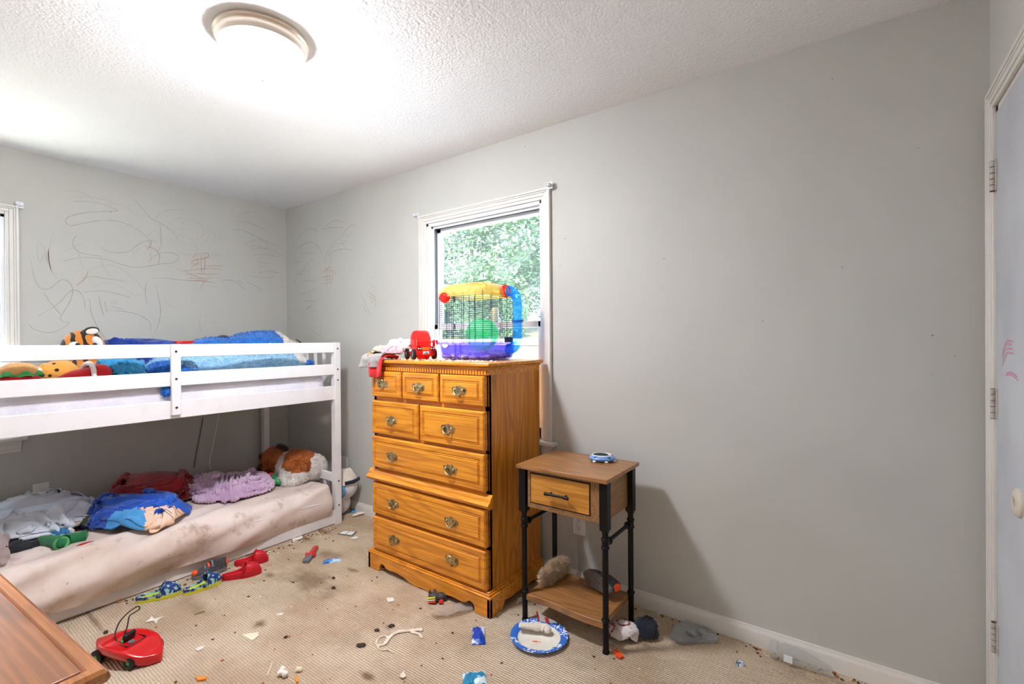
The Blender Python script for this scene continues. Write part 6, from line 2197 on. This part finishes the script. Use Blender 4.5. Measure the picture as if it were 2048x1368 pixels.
M['pencil'] = mat('pencil_mark', (164, 159, 150), .7)
M['pencil2'] = mat('faint_pencil_mark', (182, 178, 169), .7)
M['crayon'] = mat('brown_crayon_mark', (186, 150, 122), .7)
M['pinkmark'] = mat('pink_crayon_mark', (206, 140, 160), .7)
zb = lambda x, y: wb(x / 3.413, 340 + y / 3.413, 0)
dark = [[(210, 615), (235, 740), (280, 808), (340, 808), (395, 765), (430, 748), (470, 765), (495, 810), (485, 880), (440, 960), (412, 1010), (430, 1035), (480, 1040)],
        [(300, 840), (340, 900), (390, 960), (420, 990)], [(260, 995), (340, 950), (410, 900), (460, 845), (500, 820), (545, 835), (575, 890), (578, 950)],
        [(195, 1050), (230, 1085), (320, 1110), (400, 1095), (480, 1040)], [(495, 215), (600, 215), (700, 235), (790, 270), (800, 280), (700, 283), (560, 295), (470, 320), (448, 350), (480, 380), (560, 365), (690, 345), (800, 350), (900, 385), (980, 440), (1020, 500), (1030, 620)],
        [(500, 475), (500, 520), (540, 560), (620, 580), (700, 590)], [(520, 450), (500, 475)], [(425, 625), (520, 602), (620, 598), (740, 615), (830, 645), (930, 665), (1020, 655), (1100, 640), (1180, 632), (1220, 600), (1190, 570), (1110, 565), (1050, 590), (1010, 630)],
        [(690, 520), (720, 550), (800, 565), (880, 555), (940, 510), (1000, 485), (1080, 490)], [(570, 835), (690, 825), (800, 845), (890, 870)], [(560, 735), (640, 728), (720, 742), (800, 750), (870, 765)],
        [(675, 860), (685, 920), (710, 1000)], [(715, 895), (728, 970)], [(610, 880), (625, 980), (670, 1080), (740, 1180)], [(760, 930), (850, 955)], [(730, 958), (840, 965), (950, 990), (1020, 1040), (1030, 1100)],
        [(1065, 790), (1085, 880), (1095, 960), (1085, 1040), (1055, 1115)], [(1000, 760), (990, 840), (1005, 920)], [(1585, 410), (1640, 408), (1720, 440), (1800, 480), (1900, 520)], [(1600, 345), (1680, 355), (1770, 390), (1845, 440)],
        [(1670, 505), (1740, 478), (1800, 480), (1825, 515), (1810, 538), (1760, 520), (1700, 515)], [(1720, 535), (1830, 540), (1910, 575), (1900, 590), (1820, 578), (1725, 580)], [(1760, 628), (1880, 642)], [(1765, 700), (1840, 692), (1900, 702), (1840, 705)],
        [(1700, 722), (1780, 735), (1860, 730), (1880, 715)], [(1520, 755), (1570, 752), (1620, 775), (1680, 820)], [(1680, 765), (1740, 790), (1790, 825)], [(1615, 755), (1660, 775)], [(1040, 740), (1130, 738), (1230, 750), (1320, 755), (1420, 750)],
        [(1360, 820), (1390, 770), (1420, 745)], [(1090, 360), (1098, 430), (1105, 520)], [(920, 205), (970, 260), (1030, 330), (1090, 360), (1150, 400), (1200, 450), (1220, 490)]]
faint = [[(450, 145), (520, 140), (590, 170), (640, 205)], [(470, 190), (560, 180), (680, 195), (780, 215)], [(700, 230), (800, 235), (880, 270), (950, 325)], [(255, 500), (262, 490), (300, 540), (330, 640), (300, 580), (270, 625), (252, 560), (255, 500)], [(365, 430), (340, 520), (330, 600), (350, 680), (390, 750)],
         [(1060, 330), (1100, 290), (1180, 270), (1260, 275)], [(1140, 385), (1170, 345), (1260, 330), (1350, 360), (1390, 410), (1370, 460), (1300, 470), (1220, 440), (1190, 410), (1260, 400), (1340, 430)], [(1410, 400), (1420, 450), (1400, 500)], [(1450, 420), (1470, 450), (1455, 490)],
         [(1190, 510), (1260, 500), (1330, 520), (1345, 560), (1290, 580), (1220, 560), (1200, 530)], [(1030, 420), (1060, 410), (1090, 440), (1095, 520), (1070, 560), (1030, 520), (1018, 460), (1030, 420)], [(640, 800), (720, 770), (800, 785), (880, 830), (930, 860), (980, 845)], [(600, 680), (700, 655), (770, 650), (850, 690), (930, 760), (990, 830)],
         [(680, 590), (710, 660), (750, 730)], [(525, 530), (545, 600), (570, 680)], [(760, 890), (800, 895), (790, 910), (750, 905)], [(1310, 660), (1290, 690), (1240, 685), (1180, 660), (1110, 640)], [(1120, 880), (1150, 920), (1200, 940)], [(1620, 330), (1650, 295), (1720, 285), (1780, 320), (1820, 370)], [(1370, 980), (1360, 1050), (1375, 1110)], [(1410, 980), (1400, 1060)],
         [(1060, 215), (1160, 235)], [(425, 550), (480, 540), (560, 495)], [(950, 540), (910, 570), (920, 610)], [(1440, 580), (1520, 585)], [(1400, 600), (1510, 597)]]
brown = [[(985, 520), (1060, 540), (1090, 590), (1080, 640)], [(1310, 600), (1350, 575), (1420, 568), (1410, 600), (1330, 615), (1310, 640), (1370, 640)], [(1375, 580), (1372, 650), (1380, 712)], [(1395, 570), (1398, 640), (1395, 700)], [(1240, 690), (1330, 680), (1430, 672), (1510, 680)], [(1260, 715), (1350, 708), (1450, 712), (1500, 705)], [(1280, 738), (1370, 742), (1460, 735)], [(1400, 655), (1520, 655)], [(1290, 755), (1400, 760), (1470, 770)], [(1305, 660), (1345, 640), (1350, 610)], [(1000, 545), (1030, 510), (1035, 470)], [(330, 540), (335, 620), (350, 690)], [(1270, 700), (1320, 720), (1400, 745)], [(600, 690), (580, 740), (520, 790)]]
scrib('pencil_scribble', 'wall_left', dark, zb, .0023, M['pencil'], (1, 0, 0))
scrib('faint_scribble', 'wall_left', faint, zb, .002, M['pencil2'], (1, 0, 0))
scrib('crayon_scribble', 'wall_left', brown, zb, .0028, M['crayon'], (1, 0, 0))
za = lambda x, y: wa(540 + x / 3.256, 380 + y / 3.256, 0)
d2 = [[(145, 370), (190, 300), (240, 258), (290, 255), (310, 270)], [(165, 440), (160, 410), (200, 365), (260, 340), (310, 365), (340, 420), (350, 470)], [(165, 440), (165, 465), (200, 470)], [(345, 265), (380, 220), (430, 198), (480, 210)], [(350, 255), (410, 245), (475, 248)], [(560, 222), (510, 240), (475, 290), (470, 340), (500, 385)], [(540, 390), (470, 385), (410, 400), (380, 430)],
      [(405, 380), (440, 350), (500, 345)], [(360, 490), (370, 420), (410, 350), (460, 310)], [(395, 490), (395, 440), (385, 400)], [(200, 420), (250, 410), (295, 412)], [(180, 550), (220, 520), (240, 480), (290, 455)], [(175, 545), (210, 550)], [(205, 605), (250, 590), (300, 600)], [(185, 675), (240, 672), (265, 680)], [(225, 720), (300, 725)], [(230, 775), (270, 755), (240, 780), (300, 790)], [(250, 660), (290, 645), (300, 630)], [(235, 890), (260, 905), (320, 945), (335, 900), (325, 850), (302, 825)], [(160, 615), (165, 580)], [(590, 680), (620, 740), (660, 830)], [(600, 740), (630, 800)]]
f2 = [[(640, 600), (700, 640)], [(650, 620), (705, 665)], [(640, 640), (700, 690)], [(630, 660), (695, 715)], [(650, 690), (690, 745)], [(620, 560), (680, 580)], [(130, 700), (160, 650), (190, 610)], [(300, 690), (320, 740)], [(490, 300), (540, 290)], [(480, 330), (530, 330)], [(230, 480), (235, 600), (240, 660)], [(255, 480), (258, 580)]]
b2 = [[(330, 540), (380, 520), (430, 545)], [(340, 570), (400, 560)], [(365, 500), (372, 600), (380, 680)], [(385, 490), (392, 580), (400, 640)], [(405, 500), (408, 600)], [(335, 610), (405, 605)], [(350, 520), (400, 500)], [(640, 690), (690, 720), (680, 770)], [(655, 700), (665, 740)], [(350, 590), (410, 580)], [(640, 660), (690, 700)]]
scrib('pencil_scribble', 'wall_back', d2, za, .0022, M['pencil'], (0, -1, 0))
scrib('faint_scribble', 'wall_back', f2, za, .002, M['pencil2'], (0, -1, 0))
scrib('crayon_scribble', 'wall_back', b2, za, .0026, M['crayon'], (0, -1, 0))
# pink crayon on the door leaf (built in the door's own axes: x into the wall, y along the leaf)
def dm(u, z): return Vector((-.0004, -u, z))


mb = MB()
for ln in ([(.075, 1.225), (.12, 1.262), (.19, 1.262)], [(.078, 1.212), (.12, 1.248), (.20, 1.250)], [(.082, 1.198), (.13, 1.236), (.21, 1.238)], [(.13, 1.178), (.18, 1.184), (.25, 1.176)], [(.12, 1.172), (.19, 1.177), (.26, 1.166)], [(.08, 1.235), (.13, 1.272), (.20, 1.272)]):
    pts = smoothline([dm(*q) for q in ln], 6)
    L_, R_ = [], []
    for i, q in enumerate(pts):
        t = pts[min(i + 1, len(pts) - 1)] - pts[max(i - 1, 0)]
        s_ = Vector((-1, 0, 0)).cross(t).normalized()
        L_.append(q + s_ * .0022); R_.append(q - s_ * .0022)
    mb.grid([L_, R_])
struct('crayon_mark', mb, M['pinkmark'], door, smooth=0)

# low bushes along the far edge of the lawn
bush = None
for k, (x, lab) in enumerate(((-17.6, 'low green bush at the far edge of the lawn, leftmost in the window'), (-15.1, 'low green bush below the tall blue-green tree outside'), (-12.6, 'low green bush at the far edge of the lawn right of the cage'), (-10.2, 'low green bush at the right edge of the window view'))):
    z = groundz(x, 17.4)
    if bush is None:
        bush = thing('bush', lab, 'bush', (x, 17.4, z), 0, 'bushes beyond the lawn')
        c = crown(91, 1.35, 1.9, 2600, .12)
        c.v = [Vector((p.x, p.y * .5, max(p.z, .02))) for p in c.v]
        part('crown', c, M['leafA'], bush, smooth=0)
        part('stem', MB().tube([(0, 0, -.05), (0, 0, 1.0)], [.05, .03], 8), M['bark'], bush)
    else:
        dup(bush, (x, 17.4, z), k * 1.9, lab)
